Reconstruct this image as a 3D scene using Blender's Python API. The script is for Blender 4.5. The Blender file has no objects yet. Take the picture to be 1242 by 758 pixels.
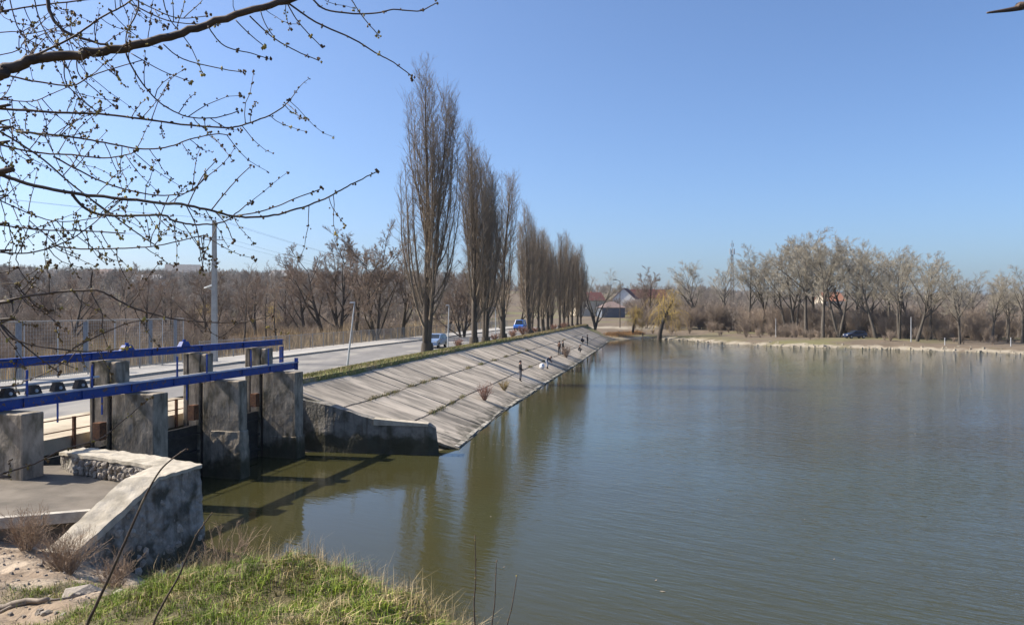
import bpy, bmesh, math, random
import numpy as np
from mathutils import Vector, Matrix, noise as mnoise
R = math.radians
sc = bpy.context.scene
col = sc.collection

# ---------------------------------------------------------------- camera
HC = 6.8; F = 950.0; CX = 621.0; HY = 375.0
cam_d = bpy.data.cameras.new('camera'); cam = bpy.data.objects.new('camera', cam_d); col.objects.link(cam)
cam.location = (0, 0, HC); cam.rotation_euler = (R(90), 0, 0)
cam_d.sensor_width = 36; cam_d.lens = F/1242*36; cam_d.shift_y = -4/1242
cam_d.clip_start = 0.05; cam_d.clip_end = 6000
sc.camera = cam
# ---------------------------------------------------------------- sky, sun, exposure
SUN_EL = 41.0
SH = Vector((-0.985, 0.175, 0)).normalized()
w = bpy.data.worlds.new('World'); sc.world = w; w.use_nodes = True
nt = w.node_tree; bg = nt.nodes['Background']
sky = nt.nodes.new('ShaderNodeTexSky'); sky.sky_type = 'NISHITA'; sky.sun_disc = False
sky.sun_elevation = R(SUN_EL); sky.sun_rotation = math.atan2(SH.x, SH.y)
sky.air_density = 0.8; sky.dust_density = 2.0; sky.ozone_density = 6.0; sky.altitude = 0
tn = nt.nodes.new('ShaderNodeMixRGB'); tn.blend_type = 'MULTIPLY'; tn.inputs[0].default_value = 1; tn.inputs[2].default_value = (0.99, 1.03, 1.07, 1)
nt.links.new(sky.outputs[0], tn.inputs[1]); nt.links.new(tn.outputs[0], bg.inputs[0]); bg.inputs[1].default_value = 0.102
sd = bpy.data.lights.new('sun', 'SUN'); sd.energy = 5.0; sd.angle = R(0.5); sd.color = (1.0, 0.915, 0.79)
sun = bpy.data.objects.new('sun', sd); col.objects.link(sun)
dirv = Vector((SH.x*math.cos(R(SUN_EL)), SH.y*math.cos(R(SUN_EL)), math.sin(R(SUN_EL))))
sun.rotation_euler = dirv.to_track_quat('Z', 'Y').to_euler()
sun.location = (-40, 10, 60)
sc.view_settings.view_transform = 'Standard'; sc.view_settings.look = 'None'
sc.view_settings.exposure = 0.9; sc.view_settings.gamma = 1.0
sc.cycles.max_bounces = 6; sc.cycles.transparent_max_bounces = 8

# ---------------------------------------------------------------- helpers
rng = random.Random(7)
nrng = np.random.default_rng(7)
def PZ(px, py, z):            # world point seen at a photo position, at height z
    Y = (HC-z)*F/(py-HY); return Vector(((px-CX)/F*Y, Y, z))
def PD(px, py, Y):            # the same at distance Y
    return Vector(((px-CX)/F*Y, Y, HC-(py-HY)/F*Y))
def interp(xs, ys, x): return float(np.interp(x, xs, ys))
def sstep(x): x = np.clip(x, 0, 1); return x*x*(3-2*x)

class MB:
    def __init__(s): s.v = []; s.f = []
    def add(s, vs, fs):
        o = len(s.v); s.v += [tuple(v) for v in vs]; s.f += [tuple(i+o for i in f) for f in fs]; return s
    def box(s, c, size, rz=0, tilt=None):
        x, y, z = [a/2 for a in size]; m = Matrix.Rotation(rz, 3, 'Z')
        if tilt: m = m @ tilt
        vs = [Vector(c)+m@Vector((sx*x, sy*y, sz*z)) for sx in (-1, 1) for sy in (-1, 1) for sz in (-1, 1)]
        return s.add(vs, [(0,1,3,2),(4,6,7,5),(0,4,5,1),(2,3,7,6),(0,2,6,4),(1,5,7,3)])
    def hexa(s, b, t):          # bottom 4, top 4, counter-clockwise from above
        return s.add(list(b)+list(t), [(3,2,1,0),(4,5,6,7),(0,1,5,4),(1,2,6,5),(2,3,7,6),(3,0,4,7)])
    def prism(s, poly, z0, z1):
        n = len(poly)
        if n > 2 and sum(poly[i][0]*poly[(i+1)%n][1]-poly[(i+1)%n][0]*poly[i][1] for i in range(n)) < 0: poly = poly[::-1]
        vs = [(p[0], p[1], z0) for p in poly]+[(p[0], p[1], z1) for p in poly]
        return s.add(vs, [tuple(range(n))[::-1], tuple(range(n, 2*n))]+[(i, (i+1) % n, n+(i+1) % n, n+i) for i in range(n)])
    def beam(s, a, b, wd, ht):
        a = Vector(a); b = Vector(b); d = (b-a).normalized()
        sd_ = d.cross(Vector((0, 0, 1)));
        if sd_.length < 1e-3: sd_ = Vector((1, 0, 0))
        sd_.normalize(); up = sd_.cross(d).normalized()
        vs = [p+sd_*wd/2*i+up*ht/2*j for p in (a, b) for i, j in ((-1,-1),(1,-1),(1,1),(-1,1))]
        return s.add(vs, [(0,1,2,3),(7,6,5,4),(0,4,5,1),(1,5,6,2),(2,6,7,3),(3,7,4,0)])
    def tube(s, pts, rad, n=6, caps=True):
        pts = [Vector(p) for p in pts]; m = len(pts)
        if not hasattr(rad, '__len__'): rad = [rad]*m
        base = len(s.v); prev = None
        for i, p in enumerate(pts):
            d = (pts[min(i+1, m-1)]-pts[max(i-1, 0)])
            d = d.normalized() if d.length > 1e-9 else Vector((0, 0, 1))
            if prev is None:
                a = d.orthogonal().normalized()
            else:
                a = (prev-d*prev.dot(d)); a = a.normalized() if a.length > 1e-6 else d.orthogonal().normalized()
            prev = a; b = d.cross(a)
            for k in range(n):
                t = 2*math.pi*k/n; q = p+(a*math.cos(t)+b*math.sin(t))*rad[i]; s.v.append((q.x, q.y, q.z))
        for i in range(m-1):
            for k in range(n):
                k2 = (k+1) % n
                s.f.append((base+i*n+k, base+i*n+k2, base+(i+1)*n+k2, base+(i+1)*n+k))
        if caps:
            s.f.append(tuple(base+k for k in range(n))[::-1]); s.f.append(tuple(base+(m-1)*n+k for k in range(n)))
        return s
    def mesh(s, name, smooth=False):
        me = bpy.data.meshes.new(name); me.from_pydata(s.v, [], s.f)
        if smooth: me.polygons.foreach_set('use_smooth', [True]*len(me.polygons))
        me.update(); return me
    def build(s, name, mat, parent=None, smooth=False):
        return mobj(name, s.mesh(name, smooth), mat, parent)
def mobj(name, me, mat, parent=None):
    o = bpy.data.objects.new(name, me); col.objects.link(o)
    if mat is not None and not me.materials: me.materials.append(mat)
    if parent is not None: o.parent = parent
    return o
def arr_mesh(name, v, f, smooth=False):
    v = np.asarray(v, np.float32); f = np.asarray(f, np.int32); k = f.shape[1]
    me = bpy.data.meshes.new(name)
    me.vertices.add(len(v)); me.vertices.foreach_set('co', v.ravel())
    me.loops.add(f.size); me.loops.foreach_set('vertex_index', f.ravel())
    me.polygons.add(len(f)); me.polygons.foreach_set('loop_start', np.arange(0, f.size, k, dtype=np.int32))
    me.polygons.foreach_set('loop_total', np.full(len(f), k, np.int32))
    if smooth: me.polygons.foreach_set('use_smooth', np.ones(len(f), bool))
    me.update(calc_edges=True); return me
def tag(o, label=None, cat=None, group=None, kind=None):
    if label: o['label'] = label
    if cat: o['category'] = cat
    if group: o['group'] = group
    if kind: o['kind'] = kind
    return o
def empty(name, loc, label, cat, group=None, rz=0.0):
    o = bpy.data.objects.new(name, None); col.objects.link(o); o.location = loc; o.rotation_euler = (0, 0, rz)
    o.empty_display_size = 0.2
    return tag(o, label, cat, group)
def copy_tree(o, parent=None):
    c = o.copy(); col.objects.link(c); c.parent = parent
    for ch in list(o.children): copy_tree(ch, c)
    return c

# ---------------------------------------------------------------- materials
def mat(name, c1, c2=None, scale=5.0, rough=0.9, bump=0.0, bscale=None, detail=6.0, c3=None, scale3=0.6, spec=0.3,
        metal=0.0, stretch=(1, 1, 1), rnd=0.0, lo=0.35, hi=0.65, coords='Object', dist=0.02, mask3=(0.5, 0.62)):
    m = bpy.data.materials.new(name); m.use_nodes = True; t = m.node_tree; N = t.nodes; L = t.links
    b = N['Principled BSDF']; b.inputs['Roughness'].default_value = rough; b.inputs['Metallic'].default_value = metal
    b.inputs['Specular IOR Level'].default_value = spec
    tc = N.new('ShaderNodeTexCoord'); mp = N.new('ShaderNodeMapping'); mp.inputs['Scale'].default_value = stretch
    L.new(tc.outputs[coords], mp.inputs[0])
    if c2 is None: c2 = tuple(x*0.8 for x in c1)
    nz = N.new('ShaderNodeTexNoise'); nz.inputs['Scale'].default_value = scale; nz.inputs['Detail'].default_value = detail
    nz.inputs['Roughness'].default_value = 0.65; L.new(mp.outputs[0], nz.inputs[0])
    rp = N.new('ShaderNodeValToRGB'); rp.color_ramp.elements[0].position = lo; rp.color_ramp.elements[1].position = hi
    rp.color_ramp.elements[0].color = (*c1, 1); rp.color_ramp.elements[1].color = (*c2, 1)
    L.new(nz.outputs['Fac'], rp.inputs[0]); out = rp.outputs[0]
    if c3:
        n3 = N.new('ShaderNodeTexNoise'); n3.inputs['Scale'].default_value = scale3; n3.inputs['Detail'].default_value = 5
        L.new(mp.outputs[0], n3.inputs[0])
        r3 = N.new('ShaderNodeValToRGB'); r3.color_ramp.elements[0].position = mask3[0]; r3.color_ramp.elements[1].position = mask3[1]
        L.new(n3.outputs['Fac'], r3.inputs[0])
        mx = N.new('ShaderNodeMixRGB'); L.new(r3.outputs[0], mx.inputs[0]); L.new(out, mx.inputs[1]); mx.inputs[2].default_value = (*c3, 1)
        out = mx.outputs[0]
    if rnd:
        oi = N.new('ShaderNodeObjectInfo'); mr = N.new('ShaderNodeMapRange')
        mr.inputs[3].default_value = 1-rnd; mr.inputs[4].default_value = 1+rnd; L.new(oi.outputs['Random'], mr.inputs[0])
        mv = N.new('ShaderNodeVectorMath'); mv.operation = 'SCALE'; L.new(out, mv.inputs[0]); L.new(mr.outputs[0], mv.inputs['Scale']); out = mv.outputs[0]
    L.new(out, b.inputs['Base Color'])
    if bump:
        nb = N.new('ShaderNodeTexNoise'); nb.inputs['Scale'].default_value = bscale or scale*3; nb.inputs['Detail'].default_value = 8
        L.new(mp.outputs[0], nb.inputs[0])
        bp = N.new('ShaderNodeBump'); bp.inputs['Strength'].default_value = bump; bp.inputs['Distance'].default_value = dist
        L.new(nb.outputs['Fac'], bp.inputs['Height']); L.new(bp.outputs[0], b.inputs['Normal'])
    return m
def attr_mat(name, rough=0.8, trans=0.0):
    m = bpy.data.materials.new(name); m.use_nodes = True; t = m.node_tree; b = t.nodes['Principled BSDF']
    a = t.nodes.new('ShaderNodeAttribute'); a.attribute_name = 'tint'; t.links.new(a.outputs['Color'], b.inputs['Base Color'])
    b.inputs['Roughness'].default_value = rough; b.inputs['Specular IOR Level'].default_value = 0.2
    return m
M = {}
M['concrete_slab'] = mat('concrete_slab', (0.45,0.385,0.305), (0.29,0.25,0.20), 1.1, 0.92, 0.5, 14, c3=(0.20,0.175,0.14), scale3=1.1, rnd=0.24, mask3=(0.47, 0.72), stretch=(0.35, 1.3, 1))
M['concrete'] = mat('concrete', (0.34,0.31,0.265), (0.21,0.19,0.16), 1.6, 0.92, 0.6, 11, c3=(0.10,0.09,0.07), scale3=0.9, mask3=(0.48, 0.7))
M['pier'] = mat('pier_concrete', (0.37,0.315,0.245), (0.15,0.125,0.095), 2.6, 0.95, 0.8, 22, c3=(0.085,0.075,0.045), scale3=1.3, dist=0.016, mask3=(0.5, 0.68), stretch=(1, 1, 0.55))
M['wall_concrete'] = mat('wall_concrete', (0.27,0.245,0.21), (0.15,0.14,0.12), 1.6, 0.95, 0.8, 8, c3=(0.07,0.065,0.045), scale3=0.8, dist=0.05)
M['cap'] = mat('cap_concrete', (0.46,0.41,0.33), (0.33,0.29,0.225), 3, 0.95, 0.6, 22, c3=(0.25,0.22,0.17), scale3=1.6, mask3=(0.55, 0.72), dist=0.015)
M['stone'] = mat('stone', (0.40,0.35,0.29), (0.22,0.19,0.16), 6, 0.95, 0.8, 25, rnd=0.3)
M['rubble'] = mat('rubble', (0.36,0.325,0.28), (0.20,0.18,0.155), 4, 0.95, 1.0, 9, c3=(0.08,0.075,0.06), scale3=1.5, dist=0.07)
M['asphalt'] = mat('asphalt', (0.19,0.18,0.17), (0.14,0.133,0.125), 0.6, 0.9, 0.3, 60, c3=(0.24,0.225,0.20), scale3=0.35, stretch=(1, .4, 1))
M['pavement'] = mat('pavement', (0.155,0.132,0.105), (0.105,0.09,0.072), 1.4, 0.95, 0.5, 60, c3=(0.175,0.15,0.12), scale3=0.8)
M['sidewalk'] = mat('sidewalk', (0.36,0.34,0.31), (0.29,0.275,0.25), 0.8, 0.9, 0.2, 30)
M['kerb'] = mat('kerb', (0.46,0.42,0.35), (0.30,0.27,0.23), 4, 0.9, 0.4, 20)
M['toe'] = mat('toe_kerb', (0.55,0.50,0.42), (0.36,0.33,0.27), 2, 0.9, 0.4, 14)
M['verge'] = mat('verge', (0.20,0.19,0.075), (0.12,0.13,0.04), 1.6, 0.95, 0.8, 12, c3=(0.27,0.22,0.14), scale3=0.35, dist=0.05)
M['ground'] = mat('ground', (0.24,0.20,0.13), (0.15,0.125,0.075), 0.3, 0.95, 0.8, 2, c3=(0.13,0.13,0.055), scale3=0.05, dist=0.1)
M['sand'] = mat('sand', (0.32,0.28,0.22), (0.18,0.16,0.12), 0.5, 0.95, 0.6, 5, c3=(0.22,0.19,0.13), scale3=0.22, dist=0.08, mask3=(0.55, 0.65))
M['bluepaint'] = mat('blue_paint', (0.010,0.055,0.30), (0.008,0.038,0.20), 2.5, 0.55, 0.3, 40, c3=(0.12,0.075,0.06), scale3=7.5, spec=0.4, mask3=(0.60, 0.63))
M['bluetop'] = mat('pale_flange', (0.36,0.38,0.44), (0.16,0.19,0.36), 4, 0.6, 0.1, 30, spec=0.4)  # paler grey-blue, only for the lower beam's top flange
M['deck'] = mat('deck_plate', (0.52,0.50,0.46), (0.36,0.345,0.32), 5, 0.8, 0.3, 30, c3=(0.25,0.17,0.11), scale3=3, mask3=(.6,.7))
M['rust'] = mat('rust', (0.22,0.10,0.045), (0.09,0.045,0.03), 9, 0.85, 0.4, 30)
M['steel'] = mat('dark_steel', (0.035,0.03,0.028), (0.06,0.045,0.035), 6, 0.7, 0.3, 20)
M['gate'] = mat('gate_steel', (0.05,0.045,0.04), (0.025,0.024,0.022), 4, 0.8, 0.4, 15)
M['galv'] = mat('galvanised', (0.45,0.46,0.47), (0.36,0.37,0.38), 5, 0.5, spec=0.5)
M['whitefence'] = mat('white_fence', (0.36,0.35,0.33), (0.26,0.25,0.24), 5, 0.7)
M['postblue'] = mat('pale_panel', (0.21,0.235,0.27), (0.15,0.17,0.20), 3, 0.6)
M['polecon'] = mat('pole_concrete', (0.42,0.41,0.38), (0.33,0.32,0.30), 3, 0.9, 0.3, 20)
M['bark_poplar'] = mat('poplar_bark', (0.105,0.085,0.066), (0.05,0.04,0.032), 2.5, 0.95, 0.8, 9, stretch=(1,1,0.2), dist=0.06)
M['twig_poplar'] = mat('poplar_twig', (0.26,0.205,0.15), (0.175,0.138,0.10), 1.0, 0.9)
M['bark_dark'] = mat('dark_bark', (0.085,0.068,0.054), (0.045,0.037,0.03), 2.5, 0.95, 0.6, 9, stretch=(1,1,0.2), dist=0.05)
M['twig_brown'] = mat('brown_twig', (0.27,0.20,0.15), (0.20,0.15,0.115), 0.5, 0.9, rnd=0.15)
M['twig_grey'] = mat('grey_twig', (0.36,0.325,0.255), (0.28,0.25,0.20), 0.5, 0.9, rnd=0.1)
M['bark_pale'] = mat('pale_bark', (0.42,0.40,0.36), (0.28,0.26,0.23), 2.5, 0.9, 0.3, 9)
M['twig_pale'] = mat('pale_twig', (0.27,0.22,0.17), (0.21,0.17,0.13), 0.5, 0.9)
M['bark_grey'] = mat('grey_bark', (0.11,0.095,0.078), (0.06,0.052,0.042), 2.5, 0.95, 0.6, 9, stretch=(1,1,0.2), dist=0.05)
M['twig_willow'] = mat('willow_twig', (0.50,0.36,0.11), (0.38,0.27,0.09), 0.6, 0.9)
M['twig_red'] = mat('red_twig', (0.30,0.17,0.13), (0.22,0.13,0.10), 1, 0.9)
M['thicket'] = mat('thicket_twig', (0.29,0.23,0.18), (0.20,0.16,0.125), 0.15, 0.95, c3=(0.28,0.225,0.155), scale3=0.03, rnd=0.4)
M['farwood'] = mat('far_twig', (0.27,0.23,0.195), (0.19,0.165,0.14), 0.03, 0.95, c3=(0.22,0.16,0.12), scale3=0.012, rnd=0.45)
M['bark_near'] = mat('near_bark', (0.11,0.075,0.055), (0.045,0.032,0.026), 18, 0.7, 0.8, 60, stretch=(0.35, 1, 1), c3=(0.19,0.15,0.105), scale3=9, dist=0.004, mask3=(0.58, 0.72))
M['bud'] = mat('bud', (0.17,0.10,0.035), (0.07,0.035,0.02), 22, 0.7, c3=(0.36,0.28,0.07), scale3=14, mask3=(0.5, 0.62))
M['grass'] = attr_mat('grass_blades')
M['reed'] = attr_mat('reed_blades')
M['dirt'] = mat('dirt', (0.34,0.27,0.19), (0.22,0.17,0.12), 2.0, 0.98, 1.0, 10, c3=(0.44,0.37,0.28), scale3=0.6, dist=0.05)
M['glass'] = mat('glass', (0.02,0.025,0.03), rough=0.08, spec=0.8)
M['pane'] = mat('window_pane', (0.05,0.06,0.07), rough=0.15, spec=0.7)
M['white'] = mat('white_render', (0.72,0.70,0.66), (0.62,0.60,0.56), 1, 0.9)
M['cream'] = mat('cream_render', (0.55,0.48,0.38), (0.47,0.41,0.32), 1, 0.9)
M['greywall'] = mat('blue_grey_cladding', (0.15,0.17,0.20), (0.12,0.135,0.16), 1, 0.7)
M['roofred'] = mat('red_roof', (0.13,0.05,0.042), (0.09,0.038,0.035), 1.5, 0.85, 0.3, 8)
M['rooforange'] = mat('orange_roof', (0.42,0.19,0.11), (0.33,0.15,0.09), 1.5, 0.85)
M['roofbrown'] = mat('brown_roof', (0.22,0.16,0.14), (0.16,0.12,0.11), 1.5, 0.85)
M['roofgrey'] = mat('grey_roof', (0.24,0.235,0.235), (0.16,0.157,0.157), 1, 0.85)
M['tyre'] = mat('tyre', (0.02,0.02,0.02)); M['black'] = mat('black_trim', (0.03,0.03,0.03), rough=0.6)
M['silverblue'] = mat('silver_blue_paint', (0.22,0.30,0.45), (0.20,0.28,0.42), 1, 0.3, spec=0.6, metal=0.3)
M['vanblue'] = mat('van_blue_paint', (0.03,0.13,0.48), (0.03,0.12,0.44), 1, 0.35, spec=0.6)
M['navy'] = mat('navy_paint', (0.02,0.03,0.07), (0.02,0.028,0.06), 1, 0.25, spec=0.7)
M['lampred'] = mat('tail_lamp', (0.35,0.02,0.02), rough=0.3); M['lampwhite'] = mat('head_lamp', (0.75,0.75,0.72), rough=0.2, spec=0.7)
M['plate'] = mat('pale_plate', (0.7,0.7,0.66)); M['rim'] = mat('rim', (0.5,0.5,0.5), rough=0.4, metal=0.8)
M['skin'] = mat('skin', (0.45,0.26,0.18), (0.42,0.24,0.17), 8, 0.6)
for n_, c_ in dict(cloth_black=(0.018,0.017,0.018), cloth_grey=(0.10,0.10,0.11), cloth_navy=(0.02,0.03,0.06), cloth_brown=(0.09,0.05,0.035),
                   cloth_light=(0.42,0.45,0.52), cloth_blue=(0.06,0.10,0.2), hair=(0.03,0.02,0.015), bag=(0.75,0.76,0.78), graffiti_yellow=(0.45,0.30,0.09), graffiti_blue=(0.03,0.12,0.38)).items():
    M[n_] = mat(n_, c_, tuple(x*0.75 for x in c_), 9, 0.85)
M['wood'] = mat('weathered_wood', (0.16,0.12,0.09), (0.09,0.07,0.05), 6, 0.9, stretch=(1,1,0.2))
M['deadwood'] = mat('dead_wood', (0.30,0.25,0.20), (0.17,0.14,0.11), 9, 0.9)

def weathered(m, zt=0.55, runs=True):
    t = m.node_tree; N = t.nodes; L = t.links; b = N['Principled BSDF']; src = b.inputs['Base Color'].links[0].from_socket
    g = N.new('ShaderNodeNewGeometry'); sp = N.new('ShaderNodeSeparateXYZ'); L.new(g.outputs['Position'], sp.inputs[0])
    nz = N.new('ShaderNodeTexNoise'); nz.inputs['Scale'].default_value = 2.2; nz.inputs['Detail'].default_value = 6; L.new(g.outputs['Position'], nz.inputs[0])
    k = N.new('ShaderNodeMath'); k.operation = 'MULTIPLY_ADD'; L.new(nz.outputs['Fac'], k.inputs[0]); k.inputs[1].default_value = -1.3; L.new(sp.outputs['Z'], k.inputs[2])
    mr = N.new('ShaderNodeMapRange'); mr.inputs[1].default_value = zt-.75; mr.inputs[2].default_value = zt-.35; mr.inputs[3].default_value = .85; mr.inputs[4].default_value = 0; L.new(k.outputs[0], mr.inputs[0])
    mx = N.new('ShaderNodeMixRGB'); L.new(mr.outputs[0], mx.inputs[0]); L.new(src, mx.inputs[1]); mx.inputs[2].default_value = (0.035, 0.034, 0.018, 1)
    if not runs: L.new(mx.outputs[0], b.inputs['Base Color']); return
    # vertical run stains
    mp = N.new('ShaderNodeMapping'); mp.inputs['Scale'].default_value = (5, 5, .35); L.new(g.outputs['Position'], mp.inputs[0])
    n2 = N.new('ShaderNodeTexNoise'); n2.inputs['Scale'].default_value = 1.0; n2.inputs['Detail'].default_value = 5; L.new(mp.outputs[0], n2.inputs[0])
    r2 = N.new('ShaderNodeMapRange'); r2.inputs[1].default_value = .55; r2.inputs[2].default_value = .68; r2.inputs[4].default_value = .55; L.new(n2.outputs['Fac'], r2.inputs[0])
    m2 = N.new('ShaderNodeMixRGB'); L.new(r2.outputs[0], m2.inputs[0]); L.new(mx.outputs[0], m2.inputs[1]); m2.inputs[2].default_value = (0.07, 0.055, 0.035, 1)
    L.new(m2.outputs[0], b.inputs['Base Color'])
    # board marks of the formwork
    wv = N.new('ShaderNodeTexWave'); wv.wave_type = 'BANDS'; wv.bands_direction = 'Z'; wv.inputs['Scale'].default_value = 1.6; wv.inputs['Distortion'].default_value = .6; wv.wave_profile = 'SAW'; L.new(g.outputs['Position'], wv.inputs[0])
    bp = N.new('ShaderNodeBump'); bp.inputs['Strength'].default_value = .25; bp.inputs['Distance'].default_value = .012; L.new(wv.outputs['Fac'], bp.inputs['Height'])
    if b.inputs['Normal'].links: L.new(b.inputs['Normal'].links[0].from_socket, bp.inputs['Normal'])
    L.new(bp.outputs[0], b.inputs['Normal'])
weathered(M['pier']); weathered(M['wall_concrete'], .8); weathered(M['concrete_slab'], .12, False); weathered(M['toe'], .02, False); weathered(M['rubble'], .8)
# water
def water_mat():
    m = bpy.data.materials.new('pond_water'); m.use_nodes = True; t = m.node_tree; N = t.nodes; L = t.links
    b = N['Principled BSDF']; b.inputs['Roughness'].default_value = 0.03; b.inputs['IOR'].default_value = 1.33
    b.inputs['Specular IOR Level'].default_value = 0.5
    tc = N.new('ShaderNodeTexCoord')
    # murk colour
    nz = N.new('ShaderNodeTexNoise'); nz.inputs['Scale'].default_value = 0.035; nz.inputs['Detail'].default_value = 3
    L.new(tc.outputs['Object'], nz.inputs[0])
    rp = N.new('ShaderNodeValToRGB'); rp.color_ramp.elements[0].position = 0.35; rp.color_ramp.elements[1].position = 0.7
    rp.color_ramp.elements[0].color = (0.041, 0.035, 0.011, 1); rp.color_ramp.elements[1].color = (0.043, 0.051, 0.026, 1)
    L.new(nz.outputs['Fac'], rp.inputs[0]); L.new(rp.outputs[0], b.inputs['Base Color'])
    def layer(scale, sx, sy, rot, det, dist):
        mp = N.new('ShaderNodeMapping'); mp.vector_type = 'TEXTURE'; mp.inputs['Scale'].default_value = (1/sx, 1/sy, 1); mp.inputs['Rotation'].default_value = (0, 0, R(rot))
        L.new(tc.outputs['Object'], mp.inputs[0])
        n = N.new('ShaderNodeTexNoise'); n.inputs['Scale'].default_value = scale; n.inputs['Detail'].default_value = det
        n.inputs['Distortion'].default_value = dist; n.inputs['Roughness'].default_value = 0.55
        L.new(mp.outputs[0], n.inputs[0]); return n.outputs['Fac']
    a = layer(1.5, 0.35, 1.5, -38, 2, 0.3)
    c = layer(4.2, 0.4, 1.5, -30, 3, 0.3)
    g = layer(0.05, 1, 2, 20, 3, 0.5)          # gust patches
    # calm lee beside the dam and the sluice, stirred further out
    sp = N.new('ShaderNodeSeparateXYZ'); L.new(tc.outputs['Object'], sp.inputs[0])
    # x + 12 - 0.28*y  -> distance from the dam line
    k1 = N.new('ShaderNodeMath'); k1.operation = 'MULTIPLY'; L.new(sp.outputs['Y'], k1.inputs[0]); k1.inputs[1].default_value = -0.20
    k2 = N.new('ShaderNodeMath'); k2.operation = 'ADD'; L.new(k1.outputs[0], k2.inputs[0]); L.new(sp.outputs['X'], k2.inputs[1])
    mr = N.new('ShaderNodeMapRange'); mr.inputs[1].default_value = -9; mr.inputs[2].default_value = 8; mr.inputs[3].default_value = 0.13; mr.inputs[4].default_value = 1.2
    L.new(k2.outputs[0], mr.inputs[0])
    gm = N.new('ShaderNodeMapRange'); gm.inputs[1].default_value = 0.35; gm.inputs[2].default_value = 0.65; gm.inputs[3].default_value = 0.65; gm.inputs[4].default_value = 1.2
    L.new(g, gm.inputs[0])
    st = N.new('ShaderNodeMath'); st.operation = 'MULTIPLY'; L.new(mr.outputs[0], st.inputs[0]); L.new(gm.outputs[0], st.inputs[1])
    h1 = N.new('ShaderNodeMath'); h1.operation = 'MULTIPLY'; L.new(c, h1.inputs[0]); h1.inputs[1].default_value = 0.6
    h2 = N.new('ShaderNodeMath'); h2.operation = 'ADD'; L.new(a, h2.inputs[0]); L.new(h1.outputs[0], h2.inputs[1])
    h3 = N.new('ShaderNodeMath'); h3.operation = 'MULTIPLY'; L.new(h2.outputs[0], h3.inputs[0]); L.new(st.outputs[0], h3.inputs[1])
    bp = N.new('ShaderNodeBump'); bp.inputs['Strength'].default_value = 1.0; bp.inputs['Distance'].default_value = 0.042
    L.new(h3.outputs[0], bp.inputs['Height']); L.new(bp.outputs[0], b.inputs['Normal'])
    return m
M['water'] = water_mat()

# ---------------------------------------------------------------- lines of the place
CY = [-90, 38, 45, 55, 65, 80, 95, 128, 150, 176, 190]
CXS = [-43.3, -11.3, -9.6, -7.9, -6.1, -3.2, 0.0, 6.8, 11.0, 16.0, 18.6]
WY = [37.0, 38.5, 52, 61.5, 77, 92, 108, 128, 150, 170, 178]
WXS = [-2.95, -2.7, -0.7, 1.2, 4.0, 7.0, 10.0, 13.7, 17.6, 21.2, 22.6]
def crest(y): return interp(CY, CXS, y)
def wline(y): return interp(WY, WXS, y)
ZC, ZR = 2.9, 2.6
far_px = [(736,412.5),(770,411),(800,411.5),(830,412.5),(860,416),(900,418),(950,420),(995,421.5),(1040,422.5),(1075,423.5),(1120,425),(1180,427),(1242,429.5)]
far_shore = [PZ(x, y, 0) for x, y in far_px]
pond = [(wline(y), y) for y in (37, 45, 55, 65, 80, 95, 110, 130, 150, 165)]+[(p.x, p.y) for p in far_shore]+\
       [(105, 112), (180, 95), (320, 90), (320, -90), (30, -60), (9, -20), (5.0, 0), (3.4, 5), (2.2, 9), (0.2, 12), (-2.8, 15), (-6, 18.3), (-8.2, 20.6), (-13.3, 23.4), (-14, 24), (-14, 35), (-9.8, 37)]
def pond_dist(px, py):       # signed distance: negative inside the pond
    px = np.asarray(px, float); py = np.asarray(py, float); d2 = np.full(px.shape, 1e18); ins = np.zeros(px.shape, bool)
    n = len(pond)
    for i in range(n):
        ax, ay = pond[i]; bx, by = pond[(i+1) % n]
        ex, ey = bx-ax, by-ay; t = np.clip(((px-ax)*ex+(py-ay)*ey)/(ex*ex+ey*ey), 0, 1)
        d2 = np.minimum(d2, (px-ax-t*ex)**2+(py-ay-t*ey)**2)
        c = ((ay > py) != (by > py)) & (px < (bx-ax)*(py-ay)/(by-ay+1e-12)+ax); ins ^= c
    d = np.sqrt(d2); return np.where(ins, -d, d)
def height(x, y):
    x = np.asarray(x, float); y = np.asarray(y, float)
    d = pond_dist(x, y)
    z = np.where(d < 0, np.maximum(-1.5, d*0.5), 0.75*sstep(d/4.0)+0.35*sstep((d-6)/12))
    cr = np.interp(y, CY, CXS)
    r = np.hypot(x, y); az = x/np.maximum(y, 1.0)
    left = sstep((cr-30-x)/60)
    z = z+sstep((y-172)/90)*2.9*np.where(d > 0, 1, 0)*sstep(d/20)*(1-sstep((az-0.22)/0.12)*0.8)
    A = np.interp(az, [-1.2, -0.6, -0.25, -0.1, 0.1, 0.2, 0.35, 0.7, 1.2], [19, 20, 21, 19, 15, 13, 10, 9, 9])
    z = z+A*sstep((r-np.where(az < -0.05, 190, 260))/np.where(az < -0.05, 330, 330))
    z = z+np.where(d > 8, 1, 0)*(0.25*np.sin(x*0.11+1)*np.cos(y*0.13)+sstep((r-230)/200)*2.2*np.sin(x*0.012+0.7)*np.cos(y*0.015))
    near = (y < 21) & (x < 6) & (x > -40)          # the near bank has its own finer sheet above
    z = np.where(near, np.minimum(z, -1.6), z)
    return z
def hgt(x, y): return float(height(np.array([x]), np.array([y]))[0])
def grid_axis(lo, hi, a, b, step, k):
    xs = list(np.arange(a, b+1e-6, step)); s = step; x = a
    while x > lo: s *= k; x -= s; xs.insert(0, x)
    s = step; x = xs[-1]
    while x < hi: s *= k; x += s; xs.append(x)
    return np.array(xs)
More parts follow.
